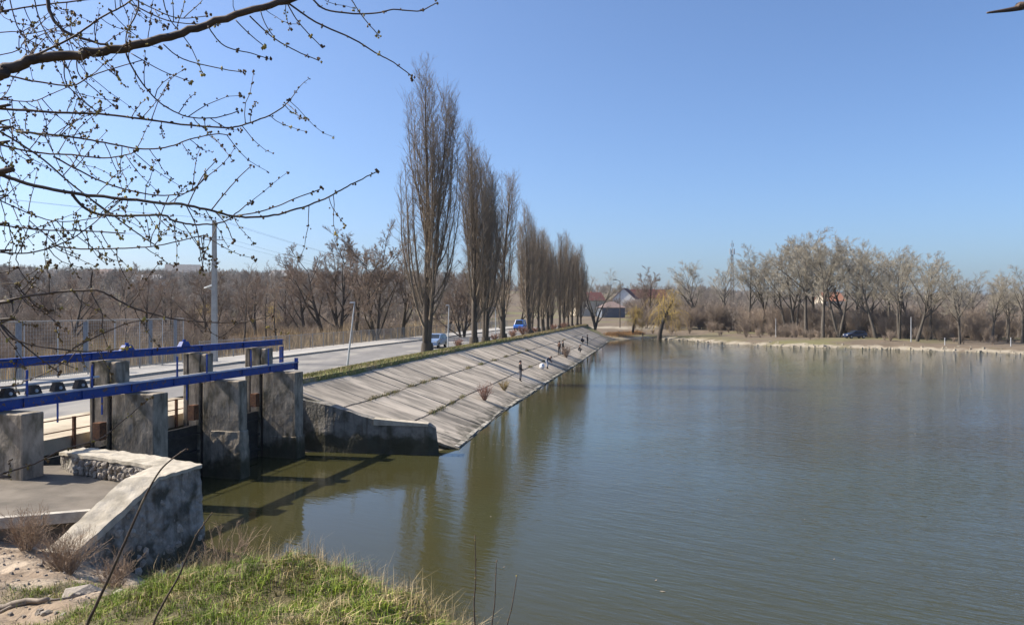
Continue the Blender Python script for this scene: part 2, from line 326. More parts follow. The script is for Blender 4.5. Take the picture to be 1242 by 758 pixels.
def grid_mesh(name, xs, ys, zf, smooth=True):
    X, Y = np.meshgrid(xs, ys); Z = zf(X.ravel(), Y.ravel()).reshape(X.shape)
    nx, ny = len(xs), len(ys); v = np.stack([X.ravel(), Y.ravel(), Z.ravel()], 1)
    i = np.arange(nx*ny).reshape(ny, nx)
    f = np.stack([i[:-1, :-1].ravel(), i[:-1, 1:].ravel(), i[1:, 1:].ravel(), i[1:, :-1].ravel()], 1)
    return arr_mesh(name, v, f, smooth)
# ground material blends sand near the shore: a real change of soil, by position
gx = grid_axis(-2500, 2500, -60, 120, 1.2, 1.09); gy = grid_axis(-1200, 3200, 20, 235, 1.2, 1.09)
gm = grid_mesh('ground', gx, gy, height)
ground = mobj('ground', gm, None); ground['kind'] = 'structure'
def ground_mat():
    m = mat('ground_soil', (0.15,0.115,0.08), (0.10,0.078,0.055), 0.3, 0.97, 0.8, 2, c3=(0.13,0.12,0.055), scale3=0.05, dist=0.1)
    t = m.node_tree; N = t.nodes; L = t.links; b = N['Principled BSDF']; src = b.inputs['Base Color'].links[0].from_socket
    a = N.new('ShaderNodeAttribute'); a.attribute_name = 'sand'
    nz = N.new('ShaderNodeTexNoise'); nz.inputs['Scale'].default_value = 0.35; nz.inputs['Detail'].default_value = 6
    tc = N.new('ShaderNodeTexCoord'); L.new(tc.outputs['Object'], nz.inputs[0])
    ad = N.new('ShaderNodeMath'); ad.operation = 'ADD'; L.new(a.outputs['Fac'], ad.inputs[0]); L.new(nz.outputs['Fac'], ad.inputs[1])
    mr = N.new('ShaderNodeMapRange'); mr.inputs[1].default_value = 0.96; mr.inputs[2].default_value = 1.2; L.new(ad.outputs[0], mr.inputs[0])
    mx = N.new('ShaderNodeMixRGB'); L.new(mr.outputs[0], mx.inputs[0]); L.new(src, mx.inputs[1]); mx.inputs[2].default_value = (0.27, 0.235, 0.18, 1)
    L.new(mx.outputs[0], b.inputs['Base Color']); return m
ground.data.materials.append(ground_mat())
co = np.zeros(len(gm.vertices)*3, np.float32); gm.vertices.foreach_get('co', co); co = co.reshape(-1, 3)
dd = pond_dist(co[:, 0], co[:, 1])
sand = np.clip(1-np.abs(dd-1.2)/3.6, 0, 1)*0.78*(co[:, 1] > 100)
sand = np.maximum(sand, 0.75*np.clip(1-np.abs(co[:, 1]-205)/14, 0, 1)*(co[:, 0] > 18)*(co[:, 0] < 50))
at = gm.attributes.new('sand', 'FLOAT', 'POINT'); at.data.foreach_set('value', sand.astype(np.float32))

# water: one sheet
wx = [-16.0, 330]; wv = [(-15.5, -90, 0), (330, -90, 0), (330, 200, 0), (-15.5, 200, 0)]
wm = MB().add(wv, [(0, 1, 2, 3)]); water = wm.build('pond_water', M['water']); water['kind'] = 'structure'

# ---------------------------------------------------------------- embankment, road, pavement, slabs
ys = list(np.arange(-90, 191, 2.0))
def strip(name, mt, xa, xb, za, zb, y0=-90, y1=190, thick=None, parent=None, step=2.0):
    mb = MB(); Ys = list(np.arange(y0, y1, step))+[y1]
    for y in Ys:
        a = (xa(y), y, za); b = (xb(y), y, zb); mb.v += [a, b] if thick is None else [a, b, (b[0], y, b[2]-thick), (a[0], y, a[2]-thick)]
    k = 2 if thick is None else 4
    for i in range(len(Ys)-1):
        o = i*k
        if k == 2: mb.f.append((o, o+1, o+3, o+2))
        else:
            for j in range(4): mb.f.append((o+j, o+(j+1) % 4, o+4+(j+1) % 4, o+4+j))
    if k == 4: e = (len(Ys)-1)*4; mb.f += [(3, 2, 1, 0), (e, e+1, e+2, e+3)]
    return mb.build(name, mt, parent)
# body of the dam (earth), full section
emb = MB(); rows = []
YS = list(np.arange(-90, 37.6, 2.0))+[37.4]
def section(y, slope):
    c = crest(y)
    L_ = [(c-34, 0.1), (c-19.2, 2.5), (c-4.6, 2.5), (c-4.3, 2.66)]
    if slope: w_ = wline(y); return L_+[(c-1.0, 3.16), (c-0.12, 3.2), (c-0.0, 2.7), (w_+2.9, -1.1), (w_+2.9, -2.0), (c-34, -2)]
    return [(c-34, 0.1), (c-19.2, 2.5), (c-4.6, 2.5), (c-4.5, 2.44), (c-2.2, 2.44), (c-1.7, 2.44), (c-1.7, 1.0), (c-1.7, -2), (c-34, -2)]
def loft(mb, Ys, slope):
    base = len(mb.v)
    for y in Ys: mb.v += [(x, y, z) for x, z in section(y, slope)]
    n = 10 if slope else 9
    for i in range(len(Ys)-1):
        for j in range(n):
            a = base+i*n+j; b = base+i*n+(j+1) % n; mb.f.append((a, b, b+n, a+n))
    mb.f.append(tuple(base+j for j in range(n))); e = base+(len(Ys)-1)*n; mb.f.append(tuple(e+j for j in range(n))[::-1])
loft(emb, [y for y in np.arange(-90, 37.2, 2.0)]+[38.15], False)
loft(emb, [38.15]+list(np.arange(40, 190, 2.0))+[190], True)
dam = emb.build('embankment', M['verge']); dam['kind'] = 'structure'
road = strip('road', M['asphalt'], lambda y: crest(y)-14.2, lambda y: crest(y)-4.6, ZR, ZR, -90, 188); road['kind'] = 'structure'
sw = strip('sidewalk', M['sidewalk'], lambda y: crest(y)-18.6, lambda y: crest(y)-14.35, ZR+0.15, ZR+0.15, -90, 186, thick=0.2); sw['kind'] = 'structure'
kb = strip('kerb', M['kerb'], lambda y: crest(y)-14.35, lambda y: crest(y)-14.2, ZR+0.165, ZR+0.165, -90, 186, thick=0.2, parent=sw)
kb2 = strip('road_edge_kerb', M['kerb'], lambda y: crest(y)-4.6, lambda y: crest(y)-4.42, ZR+0.08, ZR+0.08, 38.2, 186, thick=0.16, parent=road)
# concrete apron beside the road over the sluice
ap = strip('apron_slab', mat('apron', (0.50,0.42,0.31), (0.40,0.34,0.25), 1.2, 0.95, 0.3, 20, c3=(0.3,0.25,0.18), scale3=0.5), lambda y: crest(y)-4.6, lambda y: crest(y)-0.95, ZR+0.004, 2.5, -60, 37.2, thick=0.5); ap['kind'] = 'structure'

# slabs on the slope: three courses
slabroot = dam
def slope_pt(y, u, lift=0.0):        # u 0 at crest edge, 1 at the water line
    c = crest(y); w_ = wline(y); x = c+(w_-c)*u; return Vector((x, y, ZC*(1-u)+lift))
edges_y = [38.0]
while edges_y[-1] < 172: edges_y.append(edges_y[-1]+(1.9 if edges_y[-1] < 120 else 2.6)*rng.uniform(0.93, 1.07))
cuts = [0.0, 0.345, 0.68, 1.03]
for i in range(len(edges_y)-1):
    for j in range(3):
        y0, y1 = edges_y[i], edges_y[i+1]; u0, u1 = cuts[j]+0.007, cuts[j+1]-0.007
        g = 0.038
        l = [rng.uniform(-0.018, 0.022) for _ in range(4)]; k = 0.0 if rng.random() > 0.12 else rng.uniform(-0.035, 0.04)
        t = [slope_pt(y0+g, u0, 0.08+l[0]+k), slope_pt(y0+g, u1, 0.08+l[1]+k), slope_pt(y1-g, u1, 0.08+l[2]+k), slope_pt(y1-g, u0, 0.08+l[3]+k)]
        b = [p-Vector((0, 0, 0.14)) for p in t]
        MB().hexa(b, t).build('concrete_slab', M['concrete_slab'], slabroot)
mb = MB(); Yt = list(np.arange(38.3, 172, 1.1)); prevp = None
for i, y in enumerate(Yt[:-1]):
    a0 = slope_pt(y+0.02, 1.0, 0.12+rng.uniform(-.03, .05)); a1 = slope_pt(y+1.08, 1.0, 0.12+rng.uniform(-.03, .05))
    o = rng.uniform(-0.05, 0.06); a0.x += o; a1.x += o
    p = [a0+Vector((-0.12, 0, -0.3)), a0+Vector((0.13, 0, -0.3)), a1+Vector((0.13, 0, -0.3)), a1+Vector((-0.12, 0, -0.3))]
    q = [a0+Vector((-0.12, 0, 0)), a0+Vector((0.10, 0, -.04)), a1+Vector((0.10, 0, -.04)), a1+Vector((-0.12, 0, 0))]
    mb.hexa(p, q)
tag(mb.build('toe_kerb', M['toe'], dam), kind='stuff')

# ---------------------------------------------------------------- end wall of the slope
ew = empty('retaining_wall', (-6.8, 37, 0), 'weathered concrete retaining wall in shade below the sloping slabs, right of the sluice', 'retaining wall')
def rel(o, mb):               # shift vertices into the parent's frame
    L_ = Vector(o.location); mb.v = [(v[0]-L_.x, v[1]-L_.y, v[2]-L_.z) for v in mb.v]; return mb
top = [(-13.4, 37.9, 2.7), (-10.6, 37.75, 2.62), (-9.9, 37.6, 2.42), (-8.9, 37.25, 2.28), (-7.9, 37.05, 2.0), (-6.9, 36.85, 1.72), (-6.5, 36.8, 1.6), (-5.2, 36.6, 1.5), (-3.9, 36.4, 1.42)]
def wallrun(pts, thick, zb, batter, mbx, off=0.0):
    n = len(pts)
    for i in range(n-1):
        a = Vector(pts[i]); b = Vector(pts[i+1])
        f0 = Vector((a.x, a.y, 0)); f1 = Vector((b.x, b.y, 0))
        bot = [(a.x, a.y-batter-off, zb), (b.x, b.y-batter-off, zb), (b.x, b.y+thick, zb), (a.x, a.y+thick, zb)]
        tp = [(a.x, a.y-off, a.z), (b.x, b.y-off, b.z), (b.x, b.y+thick, b.z), (a.x, a.y+thick, a.z)]
        mbx.hexa(bot, tp)
m1 = MB(); wallrun(top, 0.75, -1.6, 0.0, m1)
# nose
m1.hexa([(-3.9, 36.4, -1.6), (-3.25, 36.6, -1.6), (-3.35, 37.3, -1.6), (-3.9, 37.15, -1.6)], [(-3.9, 36.4, 1.42), (-3.55, 36.65, 1.2), (-3.6, 37.1, 1.2), (-3.9, 37.15, 1.42)])
me = rel(ew, m1).mesh('wall_body'); bm = bmesh.new(); bm.from_mesh(me); bmesh.ops.remove_doubles(bm, verts=bm.verts, dist=0.001)
bmesh.ops.subdivide_edges(bm, edges=bm.edges, cuts=5, use_grid_fill=True)
for v in bm.verts: v.co += mnoise.noise_vector(v.co*1.3)*0.05
bm.to_mesh(me); bm.free(); mobj('wall_body', me, M['wall_concrete'], ew)
cp = MB(); wallrun([(x, y, z+0.06) for x, y, z in top[6:]], 0.55, 1.36, 0.0, cp, 0.05)
rel(ew, cp).build('coping', M['cap'], ew)

# ---------------------------------------------------------------- sluice
D2 = Vector((0.243, 0.97, 0)); B2 = Vector((-0.97, 0.243, 0)); O2 = Vector((-13.25, 22.2, 0))
def S(s, t, z): p = O2+D2*s+B2*t; return Vector((p.x, p.y, z))
ang = math.atan2(D2.y, D2.x)
ROT = ang
def sprism(mb, s0, s1, t0, t1, z0, z1, taper=0.0):
    b = [S(s0-taper, t0-taper, z0), S(s0-taper, t1, z0), S(s1+taper, t1, z0), S(s1+taper, t0-taper, z0)]
    t = [S(s0, t0, z1), S(s0, t1, z1), S(s1, t1, z1), S(s1, t0, z1)]
    # order: counter-clockwise from above
    return mb.hexa([b[3], b[2], b[1], b[0]], [t[3], t[2], t[1], t[0]])
def rough(mb, name, mt, parent, cuts=5, amp=0.007, sc_=2.6, bev=0.03):
    me = rel(parent, mb).mesh(name); bm = bmesh.new(); bm.from_mesh(me)
    bmesh.ops.recalc_face_normals(bm, faces=bm.faces)
    if bev: bmesh.ops.bevel(bm, geom=bm.edges[:], offset=bev, segments=1, affect='EDGES')
    bmesh.ops.triangulate(bm, faces=bm.faces)
    for _ in range(cuts):
        le = [e for e in bm.edges if e.calc_length() > 0.2]
        if not le: break
        bmesh.ops.subdivide_edges(bm, edges=le, cuts=1)
        bmesh.ops.triangulate(bm, faces=bm.faces)
    for v in bm.verts:
        v.co += mnoise.noise_vector(v.co*sc_)*amp+mnoise.noise_vector(v.co*7.1)*amp*0.7
    bm.to_mesh(me); bm.free(); return mobj(name, me, mt, parent)
piers = [(-6.2, -5.5), (-0.75, 0.0), (4.5, 5.26), (9.5, 10.08), (13.92, 14.64)]
plabels = ['stained concrete sluice pier beyond the left edge, nearest the camera', 'concrete sluice pier with faded painted letters beside the asphalt platform',
           'rough grey concrete sluice pier behind the light-topped stone wing wall', 'middle mossy concrete sluice pier standing free in the water with diagonal shadows',
           'last concrete sluice pier where the blue beams end, next to the sloping slabs']
for i, (s0, s1) in enumerate(piers):
    if i == 0: continue
    b = S((s0+s1)/2, 1.2, 0)
    P = empty('sluice_pier', b, plabels[i], 'pier', 'concrete piers of the sluice')
    zb = -1.6 if i > 1 else -1.6
    mb = MB(); sprism(mb, s0, s1, 0.0, 1.68, zb, 3.91, 0.0)
    rough(mb, 'pier_nose', M['pier'], P)
    mb = MB(); sprism(mb, s0+0.02, s1-0.02, 1.84, 2.62, zb, 5.01)
    rough(mb, 'pier_rear', M['pier'], P)
    mb = MB(); sprism(mb, s0+0.1, s1-0.1, 1.6, 1.9, zb, 3.7)
    rel(P, mb).build('gate_groove', M['steel'], P)
    mb = MB(); sprism(mb, s0+0.03, s1-0.03, 1.55, 1.80, 3.8, 4.98)
    rough(mb, 'pier_column', M['pier'], P, amp=0.03)
    if i >= 2:
        mb = MB(); sprism(mb, s0-0.02, s1+0.02, -0.05, 1.3, -1.6, 1.9 if i == 3 else 1.0, 0.10)
        rough(mb, 'pier_footing', M['pier'], P, amp=0.025)
    if i == 1:
        def txt(body, size, s, t, z, mt, nm):
            cu = bpy.data.curves.new(nm, 'FONT'); cu.body = body; cu.size = size; cu.extrude = 0.004
            to = bpy.data.objects.new(nm, cu); col.objects.link(to)
            dg = bpy.context.evaluated_depsgraph_get(); me = bpy.data.meshes.new_from_object(to.evaluated_get(dg))
            bpy.data.objects.remove(to); o = mobj(nm, me, mt, P)
            p = S(s, t, z)-Vector(P.location); xax = -B2; o.matrix_local = Matrix.Translation(p) @ Matrix(((xax.x, 0, -D2.x), (xax.y, 0, -D2.y), (0, 1, 0))).to_4x4()
            return o
        txt('HOI', 0.36, s0-0.055, 1.72, 2.98, M['graffiti_yellow'], 'painted_letters')
        mb = MB(); pts = [(0.26*math.cos(a)*(1+.2*math.sin(3*a)), 0.22*math.sin(a)) for a in np.linspace(0, 6.28, 15)[:-1]]
        c = S(s0-0.06, 1.62, 3.42)
        mb.add([c-B2*p[0]+Vector((0, 0, p[1])) for p in pts], [tuple(range(14))]); rel(P, mb).build('painted_patch', M['graffiti_blue'], P)
# gates between piers
for i in range(1, 4):
    s0 = piers[i][1]; s1 = piers[i+1][0]
    G = empty('sluice_gate', S((s0+s1)/2, 2.0, 0), ['dark steel sluice gate behind the asphalt platform, nearest the camera', 'dark steel sluice gate left of the second pier, mostly behind the stone wing wall',
        'dark steel sluice gate in the bay left of the middle mossy pier', 'dark steel sluice gate in the deep shade of the last bay by the slope'][i], 'sluice gate', 'steel gates of the sluice')
    mb = MB(); sprism(mb, s0-0.08, s1+0.08, 1.95, 2.03, -1.6, 2.1); rel(G, mb).build('gate_leaf', M['gate'], G)
    for z in (0.3, 1.0, 1.7):
        mb = MB(); sprism(mb, s0+0.02, s1-0.02, 1.80, 1.95, z, z+0.1); rel(G, mb).build('stiffener', M['gate'], G)
    for s in (s1-0.35,):
        mb = MB().tube([S(s, 2.12, 2.1), S(s, 2.12, 5.0)], 0.045, 8); rel(G, mb).build('lifting_screw', M['steel'], G)
        mb = MB(); sprism(mb, s-0.16, s+0.16, 1.72, 2.0, 2.35, 2.95); rel(G, mb).build('screw_bracket', M['rust'], G)
# wall below the deck, behind the gates
# blue service bridge
BR = empty('service_bridge', S(5, 1.6, 4.2), 'bright blue steel footbridge of two long beams laid across the sluice piers', 'footbridge')
def ibeam(nm, s0, s1, t, z0, z1, wflange, seams):
    z_w0, z_w1 = z0+0.03, z1-0.03
    mb = MB(); sprism(mb, s0, s1, t-0.02, t+0.02, z_w0, z_w1)
    sprism(mb, s0, s1, t-wflange/2, t+wflange/2, z0, z_w0-0.002)
    o = rel(BR, mb).build(nm, M['bluepaint'], BR)
    mb = MB(); sprism(mb, s0, s1, t-wflange/2-0.01, t+wflange/2+0.01, z_w1, z1); q = rel(Vector_loc(BR), mb).build('top_flange', M['bluetop' if t < 1.5 else 'bluepaint'], o)
    for s in seams:
        mb = MB(); sprism(mb, s-0.012, s+0.012, t-wflange/2+0.005, t+wflange/2-0.005, z_w0, z_w1); rel(Vector_loc(BR), mb).build('web_stiffener', M['bluepaint'], o)
    return o
class Vector_loc:
    def __init__(s, o): s.location = o.location
ibeam('beam', -1.1, 15.9, 1.07, 3.93, 4.25, 0.14, [0.3+2.2*k for k in range(8)])
ibeam('beam', -1.1, 16.6, 2.25, 5.04, 5.31, 0.16, [1.2+3.0*k for k in range(5)])
for s in (0.5, 3.0, 7.2, 9.0, 12.1, 13.5):
    mb = MB(); sprism(mb, s-0.025, s+0.025, 1.10, 1.148, 4.252, 5.02); rel(BR, mb).build('post', M['bluepaint'], BR)
mb = MB(); sprism(mb, -7, 16.2, 1.10, 1.15, 4.955, 5.0)
for t0, nm in ((2.0, 'handrail'),):
    pass
mb = MB(); sprism(mb, 16.45, 16.6, 2.17, 2.33, 3.2, 4.95); rel(BR, mb).build('end_post', M['bluepaint'], BR)
mb = MB(); sprism(mb, 15.86, 15.9, 0.98, 1.16, 3.87, 4.45); rel(BR, mb).build('end_plate', M['bluepaint'], BR)
for k, s in enumerate(np.arange(-1.0, 15.9, 0.72)):
    mb = MB(); sprism(mb, s+0.015, s+0.705, 1.15, 1.52, 4.20, 4.245+0.006*(k % 3)); rel(BR, mb).build('deck_plate', M['deck'], BR)
for s in (0.6, 4.3, 8.0):
    pass
for s in (1.5, 3.3, 7.6):
    mb = MB(); sprism(mb, s-0.02, s+0.02, 0.99, 1.03, 3.35, 3.928); rel(BR, mb).build('hanger', M['bluepaint'], BR)
# hoist housings on the upper beam
for k, (s, lab) in enumerate(((5.9, 'left blue hoist housing on top of the upper blue beam'), (9.1, 'right blue hoist housing on top of the upper blue beam'))):
    H = empty('hoist', S(s, 2.25, 5.31), lab, 'hoist', 'hoists on the upper blue beam')
    mb = MB(); b = [S(s+a, 2.25+c, 5.312) for a, c in ((.30, -.1), (.30, .1), (-.30, .1), (-.30, -.1))]; t = [S(s+a, 2.25+c, 5.50) for a, c in ((.16, -.08), (.16, .08), (-.16, .08), (-.16, -.08))]
    mb.hexa(b, t); rel(H, mb).build('housing', M['bluepaint'], H)
    rel(H, MB().tube([S(s, 2.25, 5.5), S(s, 2.25, 5.58)], 0.07, 10)).build('cap', M['bluepaint'], H)
# pulley brackets with pipe
K = empty('gear_drive', S(1, 1.45, 4.17), 'line of dark trapezoid gear housings joined by a grey shaft behind the lower blue beam', 'gear drive')
for s in (0.1, 1.0, 1.9, 2.8):
    b = [S(s+a, 1.4+c, 4.262) for a, c in ((.24, -.1), (.24, .1), (-.24, .1), (-.24, -.1))]; t = [S(s+a, 1.4+c, 4.52) for a, c in ((.13, -.08), (.13, .08), (-.13, .08), (-.13, -.08))]
    rel(K, MB().hexa(b, t)).build('housing', M['steel'], K)
    rel(K, MB().tube([S(s, 1.30, 4.36), S(s, 1.26, 4.36)], 0.05, 10)).build('bolt', M['galv'], K)
rel(K, MB().tube([S(-1, 1.4, 4.56), S(3.6, 1.4, 4.56)], 0.035, 8)).build('shaft', M['galv'], K)
# pipe railing behind the gates
RL = empty('pipe_railing', S(4, 2.75, 2.45), 'thin rusty pipe railing along the beige deck edge behind the piers', 'railing')
for z in (2.72, 3.12): rel(RL, MB().tube([S(-8, 2.75, z), S(14.5, 2.75, z)], 0.02, 6)).build('rail', M['rust'], RL)
for s in (-6.8, -2, 0.3, 4.0, 6.9, 9.3, 11.0, 13.7):
    mb = MB(); sprism(mb, s-0.05, s+0.05, 2.72, 2.80, 2.0, 3.15); rel(RL, mb).build('post', M['rust'], RL)

# ---------------------------------------------------------------- platform and wing wall
pv = MB(); pv.prism([(-9.95, 18.4), (-9.55, 20.7), (-12.3, 22.4), (-13.6, 23.6), (-19.5, 23.0), (-26, 21), (-30, 10.8), (-21, 14.0)], 1.0, 2.1)
pav = pv.build('platform', M['pavement']); pav['kind'] = 'structure'
kp = [(-30, 10.6), (-21, 13.85), (-11.6, 17.62), (-9.85, 18.3)]
for i in range(3):
    n = 1 if i == 2 else 5
    a = Vector((*kp[i], 0)); b = Vector((*kp[i+1], 0)); n = int((b-a).length/1.0)+1
    for k in range(n):
        p = a.lerp(b, (k+0.01)/n); q = a.lerp(b, (k+0.99)/n); p.z = q.z = 2.0
        MB().beam(p, q, 0.20, 0.24).build('edge_stone', M['kerb'], pav)
WW = empty('wing_wall', (-9, 20, 0), 'thick rubble stone wing wall with pale concrete top, sloping down toward the dirt', 'wall')
def wseg(mb, inner, outer, zb, drop=0.0):
    pass
# plan: inner and outer edges, top z
WI = [(-13.3, 23.05, 2.62), (-12.45, 22.35, 2.68), (-10.9, 21.45, 2.70), (-9.35, 20.5, 2.70), (-9.38, 19.1, 2.70), (-9.75, 18.0, 2.12), (-10.05, 17.0, 1.62), (-10.2, 16.3, 1.35)]
WO = [(-13.0, 23.7, 2.62), (-12.1, 23.1, 2.68), (-10.3, 22.1, 2.70), (-8.25, 20.75, 2.70), (-8.66, 19.15, 2.70), (-9.0, 18.2, 2.20), (-9.35, 17.15, 1.70), (-9.55, 16.4, 1.40)]
def wing(zoff, zb, grow, batter):
    mb = MB()
    for i in range(len(WI)-1):
        ii, io = WI[i], WO[i]; ji, jo = WI[i+1], WO[i+1]
        def g(p, q, k):   # push p away from q
            d = Vector((p[0]-q[0], p[1]-q[1], 0)).normalized()*k; return (p[0]+d.x, p[1]+d.y)
        a, b = g(ii, io, grow), g(io, ii, grow); c, d = g(ji, jo, grow), g(jo, ji, grow)
        a2, b2, c2, d2 = g(ii, io, grow), g(io, ii, grow+batter), g(ji, jo, grow), g(jo, ji, grow+batter)
        z0 = zb if zb is not None else None
        bi = zb if zb is not None else ii[2]+zoff-0.09; bj = zb if zb is not None else ji[2]+zoff-0.09
        mb.hexa([(*a2, bi), (*c2, bj), (*d2, bj), (*b2, bi)], [(*a, ii[2]+zoff), (*c, ji[2]+zoff), (*d, jo[2]+zoff), (*b, io[2]+zoff)])
    return mb
mb = wing(-0.07, -1.6, 0.0, 0.28); me = rel(WW, mb).mesh('masonry'); bm = bmesh.new(); bm.from_mesh(me)
bmesh.ops.remove_doubles(bm, verts=bm.verts, dist=0.001); bmesh.ops.triangulate(bm, faces=bm.faces)
for _ in range(6):
    le = [e for e in bm.edges if e.calc_length() > 0.14]
    if not le: break
    bmesh.ops.subdivide_edges(bm, edges=le, cuts=1); bmesh.ops.triangulate(bm, faces=bm.faces)
bm.normal_update()
for v in bm.verts:
    c = v.co*1.0; f_ = mnoise.fractal(c*2.6, 1.0, 2.0, 4)
    v.co += v.normal*(f_*0.06-0.02)
bm.to_mesh(me); bm.free(); mobj('masonry', me, M['rubble'], WW)
mb = wing(0.0, None, 0.03, 0.0); me = rel(WW, mb).mesh('coping'); bm = bmesh.new(); bm.from_mesh(me)
bmesh.ops.remove_doubles(bm, verts=bm.verts, dist=0.002); bmesh.ops.triangulate(bm, faces=bm.faces)
for _ in range(5):
    le = [e for e in bm.edges if e.calc_length() > 0.12]
    if not le: break
    bmesh.ops.subdivide_edges(bm, edges=le, cuts=1); bmesh.ops.triangulate(bm, faces=bm.faces)
for v in bm.verts: v.co += mnoise.noise_vector(v.co*4)*0.022+Vector((0, 0, mnoise.fractal(v.co*3, 1, 2, 4)*0.02))
bm.to_mesh(me); bm.free(); mobj('coping', me, M['cap'], WW)
stone_meshes = []
for k in range(10):
    bm = bmesh.new(); bmesh.ops.create_icosphere(bm, subdivisions=1, radius=0.5)
    for v in bm.verts: v.co *= 1+0.35*mnoise.noise(v.co*2+Vector((k*7, 0, 0))); 
    me = bpy.data.meshes.new('stone'); bm.to_mesh(me); bm.free(); me.materials.append(M['stone']); stone_meshes.append(me)
def stone(parent, p, size, name='stone', rel_=True):
    o = bpy.data.objects.new(name, rng.choice(stone_meshes)); col.objects.link(o); o.parent = parent
    o.location = Vector(p)-(Vector(parent.location) if parent is not None else Vector((0, 0, 0)))
    o.scale = (size*rng.uniform(.8, 1.2), size*rng.uniform(.7, 1.1), size*rng.uniform(.6, 1.0)); o.rotation_euler = [rng.uniform(0, 6) for _ in range(3)]
    return o
# rough stones of the inner face (towards the platform)
for i in range(1, 4):
    a = Vector(WI[i]); b = Vector(WI[i+1]) if i < 3 else Vector(WI[4])
    if i == 3: continue
    L_ = (b-a).length; nrm = Vector((b.y-a.y, -(b.x-a.x), 0)).normalized()
    if nrm.y > 0: nrm = -nrm
    for row, z in enumerate((2.18, 2.33, 2.48)):
        n = int(L_/0.2)
        for k in range(n):
            p = a.lerp(b, (k+rng.uniform(.2, .8))/n); p += nrm*rng.uniform(-0.02, 0.05); p.z = z+rng.uniform(-.04, .04); stone(WW, p, rng.uniform(.17, .27))
# stones showing in the outer face
for k in range(55):
    u = rng.random(); i = 3 if u < 0.42 else (4 if u < 0.72 else 5); v = rng.random()
    a = Vector(WO[i]); b = Vector(WO[i+1]); p = a.lerp(b, v); zt = p.z-0.2; zb_ = [0.0, 0.2, 0.7][i-3]; p.z = zb_+(zt-zb_)*rng.random()
    f_ = (2.7-p.z)/4.3*0.28; p.x += f_-0.10; stone(WW, p, rng.uniform(.16, .34))

# ---------------------------------------------------------------- near bank
CP = np.array([(0,0,5.15),(-3,0,5.0),(-1.6,3.6,4.72),(-3.2,3.4,4.6),(-1.5,5.2,4.35),(-3.6,5.6,4.1),(0,2,4.9),(-6.5,6.5,3.7),(3,-3,5.0),(0,-6,5.3),(-8,-7,5.3),(-25,-7,5.0),(6,-7,4.5),(3,2,3.4),(2,4,2.8),(1.3,6,1.7),(5,3,-.6),(5.2,-3,2.5),(3.6,6,-.8),(2.5,9,-1.0),(0.6,12,-1.0),(-2.6,15,-.8),(-5.6,18.2,-.6),(-7.6,20,-.8),(-6,21,-1.2),(0,21,-2),(6,16,-2.2),(6,8,-2),
 (-4,10,3.42),(-2.7,9.4,3.78),(-1.6,8.4,3.88),(-.85,7.4,3.92),(-.42,6.6,4.0),(-.05,5.5,4.25),(0.1,4,4.6),(-2,7,4.0),(-3.5,8,3.62),(-5,8.6,3.2),(-5.75,10.4,2.62),(-7.5,11.4,2.2),(-9.5,14.6,1.78),(-12,17.4,1.6),(-9.6,16.9,1.45),(-8.6,16.6,1.15),(-8.2,18.6,.2),(-7.3,17,.45),(-7.2,15,1.35),(-6,13,2.0),(-5.2,11.5,2.75),
 (-3,12,1.5),(-1,10,1.9),(.3,8,2.0),(-12,14,1.8),(-20,14,1.7),(-20,7,2.9),(-10,11,2.1),(-8,8.6,2.9),(-12,8,3.0),(-5,5,4.3),(-12,2,4.5),(-25,0,4.8),(-26,20,1.2),(-12,21,1.2),(-16,19,1.3)], float)
def tps_fit(P):
    n = len(P); d = np.hypot(P[:, None, 0]-P[None, :, 0], P[:, None, 1]-P[None, :, 1])
    K_ = np.where(d > 0, d*d*np.log(d+1e-9), 0)+np.eye(n)*0.3; Q = np.c_[np.ones(n), P[:, :2]]
    A = np.block([[K_, Q], [Q.T, np.zeros((3, 3))]]); return np.linalg.solve(A, np.r_[P[:, 2], 0, 0, 0])
TW = tps_fit(CP)
def bank_raw(x, y):
    out = np.zeros(len(x))
    for i in range(0, len(x), 20000):
        xx = x[i:i+20000]; yy = y[i:i+20000]
        d = np.hypot(xx[:, None]-CP[None, :, 0], yy[:, None]-CP[None, :, 1]); K_ = np.where(d > 0, d*d*np.log(d+1e-9), 0)
        out[i:i+20000] = K_@TW[:-3]+TW[-3]+TW[-2]*xx+TW[-1]*yy
    return out
def lump(x, y):
    z = 0.09*np.sin(x*2.1+1.3*np.sin(y*1.7))*np.cos(y*2.3+x)+0.05*np.sin(x*5.2+y*3.1)*np.sin(y*4.7-x*2)+0.025*np.sin(x*11+3*np.sin(y*7))*np.cos(y*13)
    hole = -0.22*np.exp(-(((x+2.35)/0.38)**2+((y-8.0)/0.4)**2))-0.15*np.exp(-(((x+5.0)/0.3)**2+((y-11)/0.35)**2))
    return z+hole
def bank(x, y):
    x = np.asarray(x, float); y = np.asarray(y, float); z = bank_raw(x, y)+lump(x, y)*np.clip(y/3, 0, 1)
    inside_pav = (y > 23.0+0*x)
    return z
xs = np.concatenate([np.arange(-26, -11, .35), np.arange(-11, 2, .1), np.arange(2, 6.2, .35)]); ysb = np.concatenate([np.arange(-8, 4.5, .4), np.arange(4.5, 17.5, .1), np.arange(17.5, 21.3, .3)])
bm_ = grid_mesh('near_bank', xs, ysb, bank)
bank_o = mobj('near_bank', bm_, None); bank_o['kind'] = 'structure'
